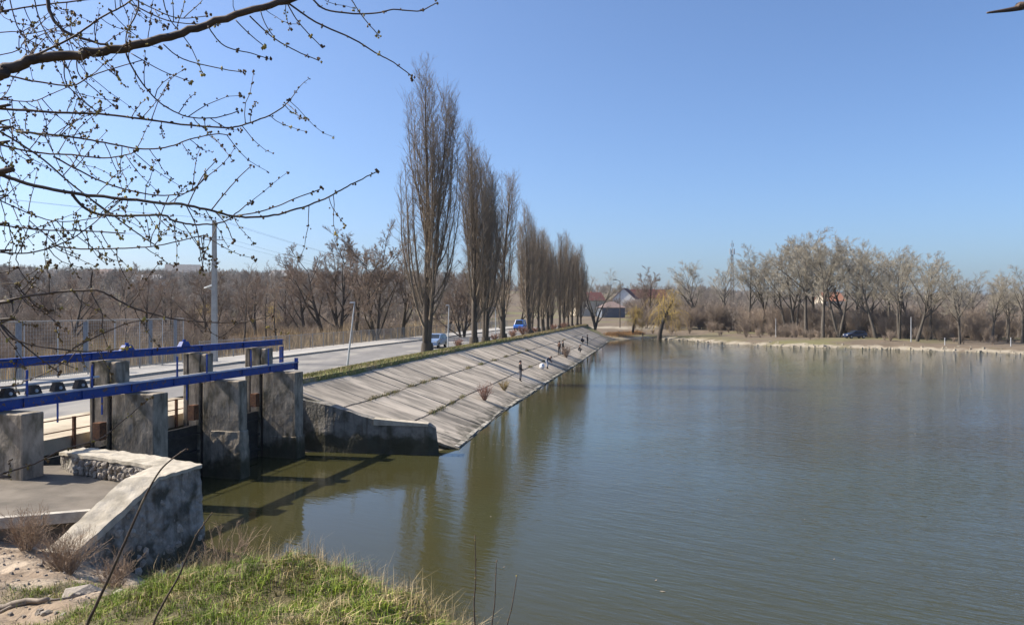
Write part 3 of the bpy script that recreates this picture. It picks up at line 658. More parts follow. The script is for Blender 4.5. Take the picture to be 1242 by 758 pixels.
def bankmat():
    m = mat('bank_soil', (0.27,0.205,0.145), (0.17,0.125,0.085), 1.6, 0.98, 1.0, 9, c3=(0.36,0.29,0.215), scale3=0.5, dist=0.05)
    t = m.node_tree; N = t.nodes; L = t.links; b = N['Principled BSDF']; src = b.inputs['Base Color'].links[0].from_socket
    a = N.new('ShaderNodeAttribute'); a.attribute_name = 'turf'
    mx = N.new('ShaderNodeMixRGB'); L.new(a.outputs['Fac'], mx.inputs[0]); L.new(src, mx.inputs[1]); mx.inputs[2].default_value = (0.085, 0.072, 0.036, 1)
    L.new(mx.outputs[0], b.inputs['Base Color']); return m
bank_o.data.materials.append(bankmat())
def turf(x, y):
    z = np.clip((x+6.3-(y-10.5)*(-0.55)*0+0.25*np.sin(y*2.3)+0.3*np.sin(x*3+y))/0.9, 0, 1)
    z = z*np.clip((14.5-y)/1.5, 0, 1)
    patch = np.exp(-(((x+7.9)/0.7)**2+((y-13.6)/0.9)**2))*1.3; low = np.clip((11.6-y+0.3*np.sin(x*2))/0.8, 0, 1)*np.clip((x+8.6)/1.0, 0, 1)
    return np.clip(np.maximum(np.maximum(z, patch), low), 0, 1)
co = np.zeros(len(bm_.vertices)*3, np.float32); bm_.vertices.foreach_get('co', co); co = co.reshape(-1, 3)
at = bm_.attributes.new('turf', 'FLOAT', 'POINT'); at.data.foreach_set('value', turf(co[:, 0], co[:, 1]).astype(np.float32))
def bz(x, y): return float(bank(np.array([x]), np.array([y]))[0])

def blades(name, P, H, W, tint, lean, mt, label=None, cat=None, parent=None, bend=0.5):
    n = len(P); a = nrng.uniform(0, 2*np.pi, n); la = nrng.uniform(0, 2*np.pi, n)
    s = np.stack([np.cos(a), np.sin(a), np.zeros(n)], 1); l = np.stack([np.cos(la), np.sin(la), np.zeros(n)], 1)*(lean*nrng.random(n))[:, None]
    up = np.array([0, 0, 1.0]); b0 = P-s*W[:, None]/2; b1 = P+s*W[:, None]/2
    mid = P+(up+l*bend)*(H*0.55)[:, None]; m0 = mid-s*W[:, None]*0.35; m1 = mid+s*W[:, None]*0.35
    tip = P+(up*(1-0.3*lean*np.ones(n))[:, None]+l*1.4)*H[:, None]
    V = np.stack([b0, b1, m1, m0, tip], 1).reshape(-1, 3); i = np.arange(n)*5
    F_ = np.stack([np.stack([i, i+1, i+2], 1), np.stack([i, i+2, i+3], 1), np.stack([i+3, i+2, i+4], 1)], 1).reshape(-1, 3)
    me = arr_mesh(name, V, F_); ca = me.color_attributes.new('tint', 'FLOAT_COLOR', 'POINT')
    ca.data.foreach_set('color', np.repeat(np.c_[tint, np.ones(n)], 5, axis=0).astype(np.float32).ravel())
    o = mobj(name, me, mt, parent); o['kind'] = 'stuff'
    if label: tag(o, label, cat)
    return o
# green and straw grass on the mound
n = 330000; x = nrng.uniform(-9.5, 1.8, n); y = nrng.uniform(4.2, 15, n)
keep = (nrng.random(n) < turf(x, y)**1.4) & (np.abs(x/y) < 0.72) & (nrng.random(n) < np.clip(1.35-y*0.06, .3, 1))
clump = np.sin(x*2.7+1.2*np.sin(y*2.1))*np.cos(y*3.1-x)+0.6*np.sin(x*7+y*5)*np.sin(y*6.3-x*3); hol = np.exp(-(((x+2.35)/0.38)**2+((y-8.0)/0.4)**2))+np.exp(-(((x+5.0)/0.3)**2+((y-11)/0.35)**2))+.8*np.exp(-(((x+1.3)/0.3)**2+((y-7.4)/0.25)**2)); keep &= nrng.random(n) < np.clip(0.65+0.7*clump, .06, 1)*(1-.8*np.clip(hol, 0, 1))
x, y, clump = x[keep], y[keep], clump[keep]; z = bank(x, y)-0.01; keep = z > 0.3; x, y, z, clump = x[keep], y[keep], z[keep], clump[keep]; n = len(x)
edge = np.clip((x+4.6+0.95*(y-10.5))/1.6, 0, 1)*0.62   # dry towards the drop to the water
straw = nrng.random(n) < np.clip(0.16+edge+0.24*np.sin(x*1.9+y*2.7)*np.cos(x*3.1-y)+0.2*np.sin(x*6+y*4), 0.10, 0.95)
g = nrng.random((n, 1)); tint = np.where(straw[:, None], np.array([.40, .31, .16])*(0.55+0.75*g), np.array([.17, .25, .03])*(0.4+1.0*g)+np.array([.07, .02, .0])*nrng.random((n, 1)))
Hh = np.where(straw, nrng.uniform(.04, .17, n), nrng.uniform(.03, .12, n))*(1+0.4*clump)
blades('grass', np.stack([x, y, z], 1), Hh, nrng.uniform(.005, .012, n), tint, 0.95, M['grass'])
# arching tufts
TP = []; TH = []; TT = []
for _ in range(420):
    tx = rng.uniform(-6.5, .6); ty = rng.uniform(5.5, 11.5)
    if rng.random() > float(turf(np.array([tx]), np.array([ty]))[0]): continue
    st_ = rng.random() < .28+.3*math.sin(tx*1.9+ty*2.7); rr_ = rng.uniform(.03, .09); hh_ = rng.uniform(.10, .24)
    for _ in range(rng.randint(35, 80)):
        TP.append((tx+rng.gauss(0, rr_), ty+rng.gauss(0, rr_))); TH.append(hh_*rng.uniform(.5, 1.1)); g_ = rng.uniform(.5, 1.25)
        TT.append([c_*g_ for c_ in ((.38, .30, .16) if (st_ and rng.random() < .8) or rng.random() < .15 else (.17, .24, .035))])
TP = np.array(TP); blades('grass_tufts', np.stack([TP[:, 0], TP[:, 1], bank(TP[:, 0], TP[:, 1])-.01], 1), np.array(TH), nrng.uniform(.004, .009, len(TP)), np.array(TT), 1.15, M['grass'])
# tall dry stems along the edge
n = 2600; t = nrng.random(n); ex = np.interp(t, [0, .25, .5, .75, 1], [-4.4, -2.9, -1.6, -.7, 0.2])+nrng.normal(0, .3, n); ey = np.interp(t, [0, .25, .5, .75, 1], [10.4, 9.8, 8.8, 7.5, 5.8])+nrng.normal(0, .25, n)
blades('dry_grass', np.stack([ex, ey, bank(ex, ey)], 1), nrng.uniform(.12, .45, n), nrng.uniform(.003, .006, n), np.array([.46, .36, .21])*(0.5+0.7*nrng.random((n, 1))), 0.5, M['grass'])
# leafy weeds / verge grass on the crest strip and in the joints
n = 60000; y = nrng.uniform(38, 185, n)**1.0; u = nrng.uniform(-4.2, 0.1, n); cx_ = np.interp(y, CY, CXS); x = cx_+u
z = np.interp(u, [-4.3, -1.0, -.1, 0.1], [2.64, 3.15, 3.19, 3.0]); g = nrng.random((n, 1)); st = (nrng.random(n) < 0.45+0.35*(y > 95))[:, None]
blades('verge_grass', np.stack([x, y, z], 1), nrng.uniform(.05, .22, n)*(1+(u > -0.7)*0.6), nrng.uniform(.012, .03, n), np.where(st, np.array([.33, .25, .14])*(.6+.6*g), np.array([.15, .17, .04])*(.6+.7*g)), 0.7, M['grass'])
def weeds(pts, n_, spread, hmax, tint):
    P = []
    for px, py, u_ in pts:
        # on slope plane: solve by walking along the ray
        best = None
        for yy in np.arange(38.2, 170, 0.2):
            for uu in (u_,):
                p = slope_pt(yy, uu, .05); qx = CX+p.x/p.y*F; qy = HY+(HC-p.z)*F/p.y; e = (qx-px)**2+(qy-py)**2
                if best is None or e < best[0]: best = (e, yy)
        P.append((best[1], u_))
    V = []
    for yy, u_ in P:
        for _ in range(n_):
            a = yy+rng.gauss(0, spread); 
            if a < 38: continue
            p = slope_pt(a, u_+rng.gauss(0, 0.012), .05); V.append(tuple(p))
    V = np.array(V); m_ = len(V); return V, m_
V, m_ = weeds([(455,485,.345),(470,482,.345),(480,480,.345),(500,470,.345),(515,467,.345),(528,464,.345),(570,451,.345),(585,446,.345),(600,441,.345),(615,436,.345),(630,430,.345),(640,427,.345),
               (530,510,.68),(540,504,.68),(553,500,.68),(566,493,.68),(650,462,.68),(665,452,.68),(690,430,.345)], 160, 0.5, .2, None)
blades('joint_weeds', V, nrng.uniform(.06, .26, m_), nrng.uniform(.012, .028, m_), np.where((nrng.random(m_) < .5)[:, None], np.array([.26, .20, .10]), np.array([.13, .14, .04]))*(.6+.6*nrng.random((m_, 1))), .8, M['grass'])
# reeds downstream of the dam
n = 60000; y = nrng.uniform(20, 190, n); off = nrng.uniform(20.5, 62, n); x = np.interp(y, CY, CXS)-off
hh = nrng.uniform(1.9, 3.9, n)*(0.7+0.3*np.sin(x*.21+y*.13)); z = height(x, y); z = np.maximum(z, 0.2)+np.clip((34-off)/15, 0, 1)*0.9
keep = nrng.random(n) < np.clip(.55+.7*np.sin(y*.09+1)*np.cos(x*.12), .12, 1); x, y, hh, z = x[keep], y[keep], hh[keep], z[keep]; n = len(x)
blades('reeds', np.stack([x, y, z], 1), hh, nrng.uniform(.03, .07, n), np.array([.46, .34, .20])*(.6+.5*nrng.random((n, 1))), .18, M['reed'])
# reeds and dry rushes at the far end of the dam
n = 5000; p0 = PZ(738, 409, .3); p1 = PZ(778, 407, .4); t = nrng.random(n); x = p0.x+(p1.x-p0.x)*t+nrng.normal(0, .5, n); y = p0.y+(p1.y-p0.y)*t+nrng.normal(0, 2.2, n)
blades('shore_rushes', np.stack([x, y, np.maximum(height(x, y), -.1)], 1), nrng.uniform(.3, .9, n), nrng.uniform(.03, .06, n), np.array([.46, .27, .12])*(.6+.5*nrng.random((n, 1))), .3, M['reed'])

# ---------------------------------------------------------------- trees
def seg_mesh(name, segs, n=3):
    A = np.array([s[0] for s in segs]); B = np.array([s[1] for s in segs]); r0 = np.array([s[2] for s in segs]); r1 = np.array([s[3] for s in segs])
    d = B-A; d /= np.maximum(np.linalg.norm(d, axis=1), 1e-9)[:, None]
    ref = np.where(np.abs(d[:, 2:3]) > 0.9, np.array([[1., 0, 0]]), np.array([[0, 0, 1.]])); a = np.cross(d, ref); a /= np.linalg.norm(a, axis=1)[:, None]; b = np.cross(d, a)
    V = np.zeros((len(A), 2*n, 3))
    for k in range(n):
        t = 2*np.pi*k/n; q = a*math.cos(t)+b*math.sin(t); V[:, k] = A+q*r0[:, None]; V[:, n+k] = B+q*r1[:, None]
    i = np.arange(len(A))*2*n; F_ = np.stack([np.stack([i+k, i+(k+1) % n, i+n+(k+1) % n, i+n+k], 1) for k in range(n)], 1).reshape(-1, 4)
    return arr_mesh(name, V.reshape(-1, 3), F_, True)
def unit(v): l = math.sqrt(v[0]**2+v[1]**2+v[2]**2) or 1; return (v[0]/l, v[1]/l, v[2]/l)
def grow(rg, out, p, d, L_, r, lvl, cfg):
    """one branch as a bent polyline; children spring from it. out[lvl] collects segments"""
    c = cfg[lvl]; ns = c['n']; st = L_/ns; q = p
    pts = [q]; ds = [d]
    for i in range(ns):
        d = unit((d[0]+rg.gauss(0, c['w']), d[1]+rg.gauss(0, c['w']), d[2]+rg.gauss(0, c['w'])*.6+c['up']))
        q2 = (q[0]+d[0]*st, q[1]+d[1]*st, q[2]+d[2]*st); ra = r*(1-(i/ns)*c['tp']); rb = r*(1-((i+1)/ns)*c['tp'])
        out[lvl].append((q, q2, ra, rb)); q = q2; pts.append(q); ds.append(d)
    if lvl+1 >= len(cfg): return
    k = cfg[lvl+1]; cnt = max(1, int((c['perm']*L_ if 'perm' in c else c['kids'])*rg.uniform(.8, 1.2)))
    for j in range(cnt):
        t = c['from']+(1-c['from'])*((j+rg.random())/cnt); t = min(t, .995); f = t*ns; i = int(f); a = pts[i]; b = pts[i+1]; fr = f-i
        s = (a[0]+(b[0]-a[0])*fr, a[1]+(b[1]-a[1])*fr, a[2]+(b[2]-a[2])*fr); dd_ = ds[i+1]
        az = rg.uniform(0, 2*math.pi); an = rg.uniform(*k['ang'])
        v = Vector(dd_); o = v.orthogonal().normalized(); o = Matrix.Rotation(az, 3, v) @ o
        nd = (v*math.cos(an)+o*math.sin(an)).normalized()
        ln = k['len']*L_*rg.uniform(.65, 1.15)*(1-k['fall']*t) if not k.get('abs') else k['abs']*rg.uniform(.6, 1.25)*(1-k['fall']*t)
        rr = max(k['rmin'], min(r*(1-t*c['tp'])*k['rr'], ln*k.get('rl', .03)))
        grow(rg, out, s, (nd.x, nd.y, nd.z), ln, rr, lvl+1, cfg)
def finish_tree(name, out, thick, trunk_m, twig_m, root, one=False):
    th = [s for l in range(thick) for s in out[l]]; tw = [s for l in range(thick, len(out)) for s in out[l]]
    a = seg_mesh('trunk', th, 7); b = seg_mesh('crown', tw, 3)
    mobj('trunk', a, trunk_m, root); mobj('crown', b, twig_m, root)
def poplar(seed, H, leaders=2):
    H = H*.91; rg = random.Random(seed); out = [[], [], [], []]
    cfg = [dict(n=12, w=.022, up=.03, tp=.93, kids=32, **{'from': .045}), dict(n=13, w=.035, up=.34, tp=.85, kids=44, perm=4.1, ang=(R(28), R(54)), len=.76, fall=.86, rmin=.035, rr=.42, rl=.011, **{'from': .08}),
           dict(n=3, w=.09, up=.22, tp=.7, kids=5.5, ang=(R(22), R(58)), len=.3, abs=1.75, fall=.3, rmin=.014, rr=.5, rl=.013, **{'from': .1}), dict(n=1, w=.1, up=.15, tp=.5, kids=0, ang=(R(15), R(50)), len=.5, fall=.2, rmin=.009, rr=.6, rl=.013, **{'from': .1})]
    out[0].append(((0, 0, -.4), (0, 0, H*.035), .66, .50))
    for k in range(leaders):
        a = 2*math.pi*k/leaders+rg.random(); t = 0.02 if k == 0 else rg.uniform(.055, .085)
        grow(rg, out, (0.1*math.cos(a), 0.1*math.sin(a), H*.03), unit((math.cos(a)*t, math.sin(a)*t, 1)), H*(.97 if k == 0 else rg.uniform(.78, .92)), .36 if k == 0 else .28, 0, cfg)
    return out
def vase(seed, H, lean=(0, 0), limbs=9, multi=1, rmin=.014, frm=.34, th=.019):
    rg = random.Random(seed); out = [[], [], [], [], []]
    cfg = [dict(n=7, w=.035, up=.03, tp=.95, kids=limbs*1.6, **{'from': frm}), dict(n=6, w=.06, up=.05, tp=.75, kids=11, ang=(R(22), R(50)), len=.66, fall=.46, rmin=.05, rr=.6, rl=.024, **{'from': .35}),
           dict(n=4, w=.09, up=.05, tp=.7, kids=8, ang=(R(22), R(60)), len=.42, fall=.3, rmin=.024, rr=.5, rl=.018, **{'from': .2}), dict(n=2, w=.13, up=.05, tp=.7, kids=9, ang=(R(20), R(60)), len=.46, fall=.3, rmin=.016, rr=.5, rl=.014, **{'from': .1}),
           dict(n=1, w=.15, up=.04, tp=.6, kids=0, ang=(R(20), R(60)), len=.6, fall=.3, rmin=rmin, rr=.5, rl=.014, **{'from': .1})]
    for k in range(multi):
        a = rg.uniform(0, 6.28); d = unit((lean[0]+(.2*math.cos(a) if multi > 1 else 0), lean[1]+(.2*math.sin(a) if multi > 1 else 0), 1))
        grow(rg, out, (0, 0, -.3), d, H*rg.uniform(.70, .76), H*(th if multi == 1 else th*.75), 0, cfg)
    return out
def spread(seed, H, kids0=7, lean=(0, 0), clear=.22, dens=1.0, upr=.06, multi=1, th=.028, fork=(25, 55), rmin=.010):
    rg = random.Random(seed); out = [[], [], [], [], []]
    cfg = [dict(n=7, w=.06, up=.03, tp=.95, kids=kids0, **{'from': clear}), dict(n=6, w=.10, up=upr, tp=.75, kids=8.5*dens, ang=(R(fork[0]), R(fork[1])), len=.62, fall=.35, rmin=.05, rr=.6, rl=.03, **{'from': .22}),
           dict(n=4, w=.12, up=.05, tp=.7, kids=8*dens, ang=(R(25), R(60)), len=.48, fall=.3, rmin=.025, rr=.55, rl=.022, **{'from': .15}), dict(n=3, w=.13, up=.04, tp=.7, kids=6.5*dens, ang=(R(25), R(65)), len=.5, fall=.3, rmin=.015, rr=.5, rl=.016, **{'from': .1}),
           dict(n=2, w=.15, up=.02, tp=.6, kids=0, ang=(R(20), R(60)), len=.5, fall=.3, rmin=rmin, rr=.5, rl=.014, **{'from': .1})]
    for k in range(multi):
        a = rg.uniform(0, 6.28); d = unit((lean[0]+(.25*math.cos(a) if multi > 1 else 0), lean[1]+(.25*math.sin(a) if multi > 1 else 0), 1))
        grow(rg, out, (0, 0, -.3), d, H*rg.uniform(.72, .8), H*th/(1 if multi == 1 else 1.35), 0, cfg)
    return out
def tree_obj(name, loc, out, thick, bm1, tm, label, cat='tree', group=None, rz=0, s=1.0):
    o = empty(name, loc, label, cat, group, rz); o.scale = (s, s, s); finish_tree(name, out, thick, bm1, tm, o); return o

# poplars along the road
pop = [(518,427,26.8,0),(575,417.5,24.6,1),(589,416,22.4,2),(610,411,22.2,0),(641,403.5,21.5,1),(645,402.5,19.5,2),(653,401.5,18.5,0),(658.5,400.5,19.5,1),(664,399.8,18.5,2),(669,399,18,0),(679,398,19.5,1),(684,397.5,18,2),(689,397,20,0),(694,396.5,18.5,1),(700,395.8,19.5,2),(704,395.3,17.5,0)]
plab = ['tallest bare poplar with two leaders, first beside the road and nearest the camera', 'second bare poplar along the road, right of the white-blue car', 'third bare poplar, close beside the second and shorter',
 'fourth bare poplar in the row, narrow, just left of the blue van', 'fifth bare poplar in the row, just right of the blue van', 'sixth bare poplar, tight against the fifth', 'seventh bare poplar, thin, in the middle of the row', 'eighth bare poplar, in the middle of the row',
 'ninth bare poplar, in the dense middle of the row', 'tenth bare poplar, last of the middle clump', 'eleventh bare poplar, first of the far clump', 'twelfth bare poplar in the far clump', 'thirteenth bare poplar, tallest of the far clump', 'fourteenth bare poplar in the far clump',
 'fifteenth bare poplar, near the far end of the dam', 'sixteenth and last bare poplar at the far end of the dam']
protos = []
for k in range(5):
    H0 = pop[k][2]; out = poplar([14, 44, 32, 47, 55][k], H0, [2, 2, 2, 1, 2][k]); p = PZ(pop[k][0], pop[k][1], 2.85)
    o = tree_obj('poplar_tree', p, out, 1, M['bark_poplar'], M['twig_poplar'], plab[k], 'poplar', 'row of bare poplars along the road on the dam', [2.9, 0.6, 2.0, 4.0, 1.0][k]); protos.append((o, H0))
    w_ = [1.02, .98, .98, 1.05, .95][k]; o.scale = (w_, w_, 1)
for i, (px, py, H, k) in enumerate(pop[5:], 5):
    k = [0, 3, 1, 4, 2, 3, 0, 4, 1, 2, 3][i-5]
    o = copy_tree(protos[k][0]); o.location = PZ(px, py, 2.8); s = H/protos[k][1]; o.scale = (s*rng.uniform(.85, 1.08), s*rng.uniform(.85, 1.08), s*rng.uniform(.96, 1.04)); o.rotation_euler = (rng.uniform(-.03, .03), rng.uniform(-.03, .03), i*1.7); o['label'] = plab[i]

# prototypes of spreading trees (first use stands in the scene)
def px_tree(px, Y, z=None):
    X = (px-CX)/F*Y; return Vector((X, Y, hgt(X, Y)-.05 if z is None else z))
used = {}
def place(kind, px, Y, H, rz, label, cat='tree', group=None, name='bare_tree', sx=1.0, z=None):
    out_f, H0, thick, bmk, twk = kinds[kind]; p = px_tree(px, Y, z)
    if kind not in used:
        o = tree_obj(name, p, out_f(), thick, M[bmk], M[twk], label, cat, group); used[kind] = o
    else:
        o = copy_tree(used[kind]); o.name = name; o.location = p; o['label'] = label; o['category'] = cat
        if 'group' in o: del o['group']
        if group: o['group'] = group
    if kind.startswith('far'): H *= 1.10; sx *= 1.12
    if kind.startswith('mid'): H *= 1.14; sx *= 1.08
    s = H/H0; o.scale = (s*sx, s*sx, s); o.rotation_euler = (0, 0, rz); return o
kinds = {
 'mid_a': (lambda: vase(11, 12, (.14, 0), 6, 1, .011, .16, .026), 12, 2, 'bark_dark', 'twig_brown'),
 'mid_b': (lambda: vase(12, 12, (-.24, 0), 6, 1, .011, .18, .026), 12, 2, 'bark_dark', 'twig_brown'),
 'mid_c': (lambda: vase(13, 12, (0, 0), 4, 3, .011, .12, .024), 12, 2, 'bark_dark', 'twig_brown'),
 'slim': (lambda: spread(14, 12, 7, (-.05, 0), .3, .62, .12, 1, .014, (20, 40)), 12, 1, 'bark_dark', 'twig_brown'),
 'far_a': (lambda: vase(21, 20), 20, 2, 'bark_grey', 'twig_grey'),
 'far_b': (lambda: vase(22, 20, (.10, 0)), 20, 2, 'bark_grey', 'twig_grey'),
 'far_c': (lambda: vase(23, 20, (0, 0), 5, 2), 20, 2, 'bark_grey', 'twig_grey'),
 'birch': (lambda: spread(24, 14, 7, (.05, 0), .4, .7, .15, 1, .013, (18, 35), .012), 14, 1, 'bark_pale', 'twig_pale'),
 'end': (lambda: spread(25, 15, 5, (0, 0), .12, 1.0, .07, 3, .028, (20, 45), .014), 15, 2, 'bark_grey', 'twig_grey'),
}
# left of the poplars, behind the fence
G1 = 'bare trees behind the pale fence downstream of the dam'
for a in [('mid_b',395,118,14.2,.2,'bare brown tree with leaning trunk behind the fence, broad crown over the reeds'),
          ('mid_a',428,112,14.0,1.0,'bare dark tree leaning left behind the fence, left of the leaning lamp post top'),
          ('mid_c',455,108,15.2,2.2,'bushy bare tree with several stems behind the fence, just left of the tallest poplar'),
          ('mid_c',410,128,16.0,.5,'tall reddish bare tree rising above the others between utility pole and tallest poplar'),
          ('mid_a',372,122,13.2,3.0,'bare brown tree at the left edge of the tall clump behind the fence'),
          ('mid_b',487,118,13.5,1.9,'bare tree behind the fence, half hidden by the left side of the tallest poplar'),
          ('slim',338,100,11.5,.1,'slender dark bare tree with forked stem right of the end of the blue beams'),
          ('slim',322,104,12,1.2,'slender dark bare tree just above the end of the upper blue beam'),
          ('slim',292,92,11.5,2.4,'thin dark bare tree between utility pole and beam end'),
          ('slim',232,105,9.5,3.3,'thin bare tree just left of the utility pole'),
          ('slim',150,78,8.6,4.0,'thin bare tree standing behind the tall mesh fence at its middle'),
          ('mid_c',205,130,10.5,3.9,'reddish bushy bare tree behind the right end of the mesh fence'),
          ('mid_c',60,112,9.5,5.1,'reddish bushy bare tree far left behind the mesh fence'),
          ('mid_a',20,120,11,2.8,'bare tree at the left edge of the picture behind the mesh fence'),
          ('slim',105,95,10.5,5.6,'thin bare tree with many upright twigs behind the mesh fence, left part'),
          ('mid_b',80,88,9.5,3.4,'bare bushy brown tree close behind the left half of the mesh fence'),
          ('mid_c',255,98,10,4.0,'bare multi-stemmed brown tree right behind the utility pole'),
          ('mid_a',175,100,9.8,1.7,'bare brown tree just left of the right end of the mesh fence'),
          ('mid_b',310,120,11,5.0,'bare brown tree above the far end of the upper blue beam, set back'),
          ('mid_b',140,150,14,4.4,'bare tree with fan-shaped top against the sky, above the mesh fence'),
          ('mid_c',300,140,10.5,1.1,'dark bushy bare tree behind the slim trees right of the utility pole'),
          ('mid_a',345,150,12.5,5.2,'bare tree further back in the gap left of the tall clump'),
          ('mid_b',540,135,13,3.5,'bare tree seen between the first and second poplars'),
          ('mid_c',560,118,11,.9,'bare bushy tree beyond the road behind the second poplar'),
          ('mid_a',605,165,12,.9,'bare tree beyond the road behind the fourth poplar'),
          ('mid_b',630,185,12,2.1,'bare tree beyond the road behind the blue van')]:
    place(*a, 'tree', G1)
# the spreading tree at the far end and the ones by the houses
place('end', 722, 187, 15.2, .4, 'bare wide-forked tree alone at the far end of the dam', 'tree', None, 'bare_tree', 1.0, 2.2)
G3 = 'bare trees on the far bank'
for a in [('mid_c',785,215,13.5,.4,'dark round bare tree behind the yellow willows'),
          ('far_b',848,205,17.5,3.2,'leaning bare tree left of the lattice mast on the far bank'),
          ('far_a',878,215,17.5,1.2,'bare tree directly behind the lattice mast on the far bank'),
          ('far_a',909,188,19.0,.3,'bare grey tree with forked crown right of the lattice mast'),
          ('far_b',927,186,18.5,4.3,'bare grey tree with curved trunk, second right of the lattice mast'),
          ('far_c',955,178,20.5,.2,'tall bare grey tree at the left of the tallest clump'),
          ('far_a',977,165,21.0,2.2,'tallest bare grey tree of the clump, left of the parked dark car'),
          ('far_b',998,158,20.0,1.1,'tall bare grey tree with straight trunk by the sandy shore, left of the car'),
          ('far_c',1017,158,19.5,3.1,'tall bare grey tree beside the parked dark car, left'),
          ('far_a',1040,168,19.5,5.0,'tall bare grey tree behind the parked dark car'),
          ('far_c',965,176,20.5,4.2,'bare grey tree second from the left in the tallest clump'),
          ('far_a',987,178,21.5,3.9,'bare grey tree behind the tallest tree of the clump'),
          ('far_b',1028,176,20.5,2.9,'bare grey tree behind the left end of the parked dark car'),
          ('far_c',1052,178,19.5,.8,'bare grey tree behind the right end of the parked dark car'),
          ('far_a',1078,170,17.5,1.9,'bare grey tree between the car and the right-hand clump'),
          ('far_b',1102,168,17,3.7,'bare grey tree in the back row of the right-hand clump'),
          ('far_a',940,196,18.0,5.2,'bare grey tree left of the tallest clump, set back'),
          ('far_a',1180,165,12.5,2.2,'small bare tree right of the small lone tree, set back'),
          ('far_b',1063,150,17.0,2.6,'bare grey tree right of the parked dark car'),
          ('far_c',1091,147,16.0,4.9,'bare grey tree with many stems at the middle of the right-hand clump'),
          ('far_b',1112,141,15.2,5.5,'bare grey tree leaning right at the right end of the big clump'),
          ('far_a',1128,150,15.2,.9,'bare grey tree behind the leaning one at the right end of the big clump'),
          ('far_a',1164,134,11.8,3.6,'small bare tree with split trunk standing alone at the right of the clump'),
          ('far_b',1203,137,11.5,.7,'bare tree with Y-shaped fork near the right edge'),
          ('far_c',1222,140,12,1.6,'bare tree second from the right edge on the far bank'),
          ('far_a',1240,132,12,5.9,'bare tree cut by the right edge of the picture')]:
    place(*a, 'tree', G3)
for a in [('birch',990,196,15,.3,'pale-barked slender tree in the middle of the tall clump, left one'),('birch',1003,200,15.5,1.3,'pale-barked slender tree in the tall clump, second from left'),('birch',972,205,15,2.3,'pale-barked slender tree farthest left behind the tall clump'),
          ('birch',1030,204,15,4.3,'pale-barked slender tree behind the parked dark car'),('birch',1078,190,13,5.3,'pale-barked slender tree behind the right-hand clump'),('birch',945,215,14,3.3,'pale-barked slender tree left of the tallest clump'),('birch',1150,175,11,2.9,'pale-barked slender tree behind the small lone tree')]:
    place(*a, 'tree', 'pale slender trees behind the far bank trees')

# willows: drooping yellow twigs
def willow(seed, H):
    rg = random.Random(seed); out = [[], [], [], []]
    cfg = [dict(n=5, w=.1, up=.02, tp=.6, kids=11, **{'from': .35}), dict(n=6, w=.12, up=-.02, tp=.7, kids=16, ang=(R(25), R(70)), len=.55, fall=.3, rmin=.04, rr=.5, rl=.03, **{'from': .2}),
           dict(n=5, w=.05, up=-.36, tp=.5, kids=5, ang=(R(30), R(80)), len=.9, fall=.2, rmin=.02, rr=.4, rl=.01, **{'from': .1}), dict(n=2, w=.05, up=-.5, tp=.5, kids=0, ang=(R(10), R(40)), len=.5, fall=.2, rmin=.014, rr=.6, rl=.01, **{'from': .1})]
    grow(rg, out, (0, 0, -.3), unit((.12, 0, 1)), H*.72, H*.04, 0, cfg); return out
tree_obj('willow_tree', px_tree(799, 176), willow(3, 14.5), 1, M['bark_dark'], M['twig_willow'], 'larger yellow weeping willow with leaning trunk on the far bank', 'willow', 'yellow willows')
tree_obj('willow_tree', px_tree(767, 186), willow(4, 8.5), 1, M['bark_dark'], M['twig_willow'], 'smaller yellow willow with dark broken trunk right of the grey garage', 'willow', 'yellow willows')
tree_obj('willow_tree', px_tree(243, 150), willow(6, 8.5), 1, M['bark_dark'], M['twig_willow'], 'yellowish willow just left of the utility pole behind the fence', 'willow', 'yellow willows')
tree_obj('willow_tree', px_tree(322, 165), willow(8, 9.5), 1, M['bark_dark'], M['twig_willow'], 'yellowish willow behind the slim dark trees right of the utility pole', 'willow', 'yellow willows')

# shrubs
def shrub(seed, H, stems=14, spr=.45, dens=5, rmin=.006):
    rg = random.Random(seed); out = [[], [], []]
    cfg = [dict(n=4, w=.09, up=.04, tp=.6, kids=dens, **{'from': .15}), dict(n=3, w=.12, up=.04, tp=.6, kids=dens, ang=(R(15), R(50)), len=.5, fall=.35, rmin=rmin*1.5, rr=.6, rl=.02, **{'from': .15}),
           dict(n=1, w=.12, up=.02, tp=.5, kids=0, ang=(R(15), R(55)), len=.45, fall=.3, rmin=rmin, rr=.6, rl=.02, **{'from': .1})]
    for k in range(stems):
        a = rg.uniform(0, 6.28); t = rg.uniform(.05, spr); grow(rg, out, (.12*H*.4*math.cos(a), .12*H*.4*math.sin(a), -.05), unit((math.cos(a)*t, math.sin(a)*t, 1)), H*rg.uniform(.7, 1.0), max(rmin*2, H*.006), 0, cfg)
    return [s for l in out for s in l]
def shrub_obj(name, loc, segs, m_, label, group=None, rz=0, s=1, cat='shrub'):
    o = mobj(name, seg_mesh(name, segs, 3), m_); o.location = loc; o.rotation_euler = (0, 0, rz); o.scale = (s, s, s); return tag(o, label, cat, group)
def on_slope(px, py):
    best = None
    for yy in np.arange(38.2, 172, .25):
        for u in np.arange(.02, 1.0, .02):
            p = slope_pt(yy, u, .1); qx = CX+p.x/p.y*F; qy = HY+(HC-p.z)*F/p.y; e = (qx-px)**2+(qy-py)**2
            if best is None or e < best[0]: best = (e, p)
    return best[1]
shrub_obj('red_shrub', on_slope(588, 486), shrub(1, 1.15, 34, .6, 4, .007), M['twig_red'], 'reddish leafless shrub growing in a slab joint above the water', None)
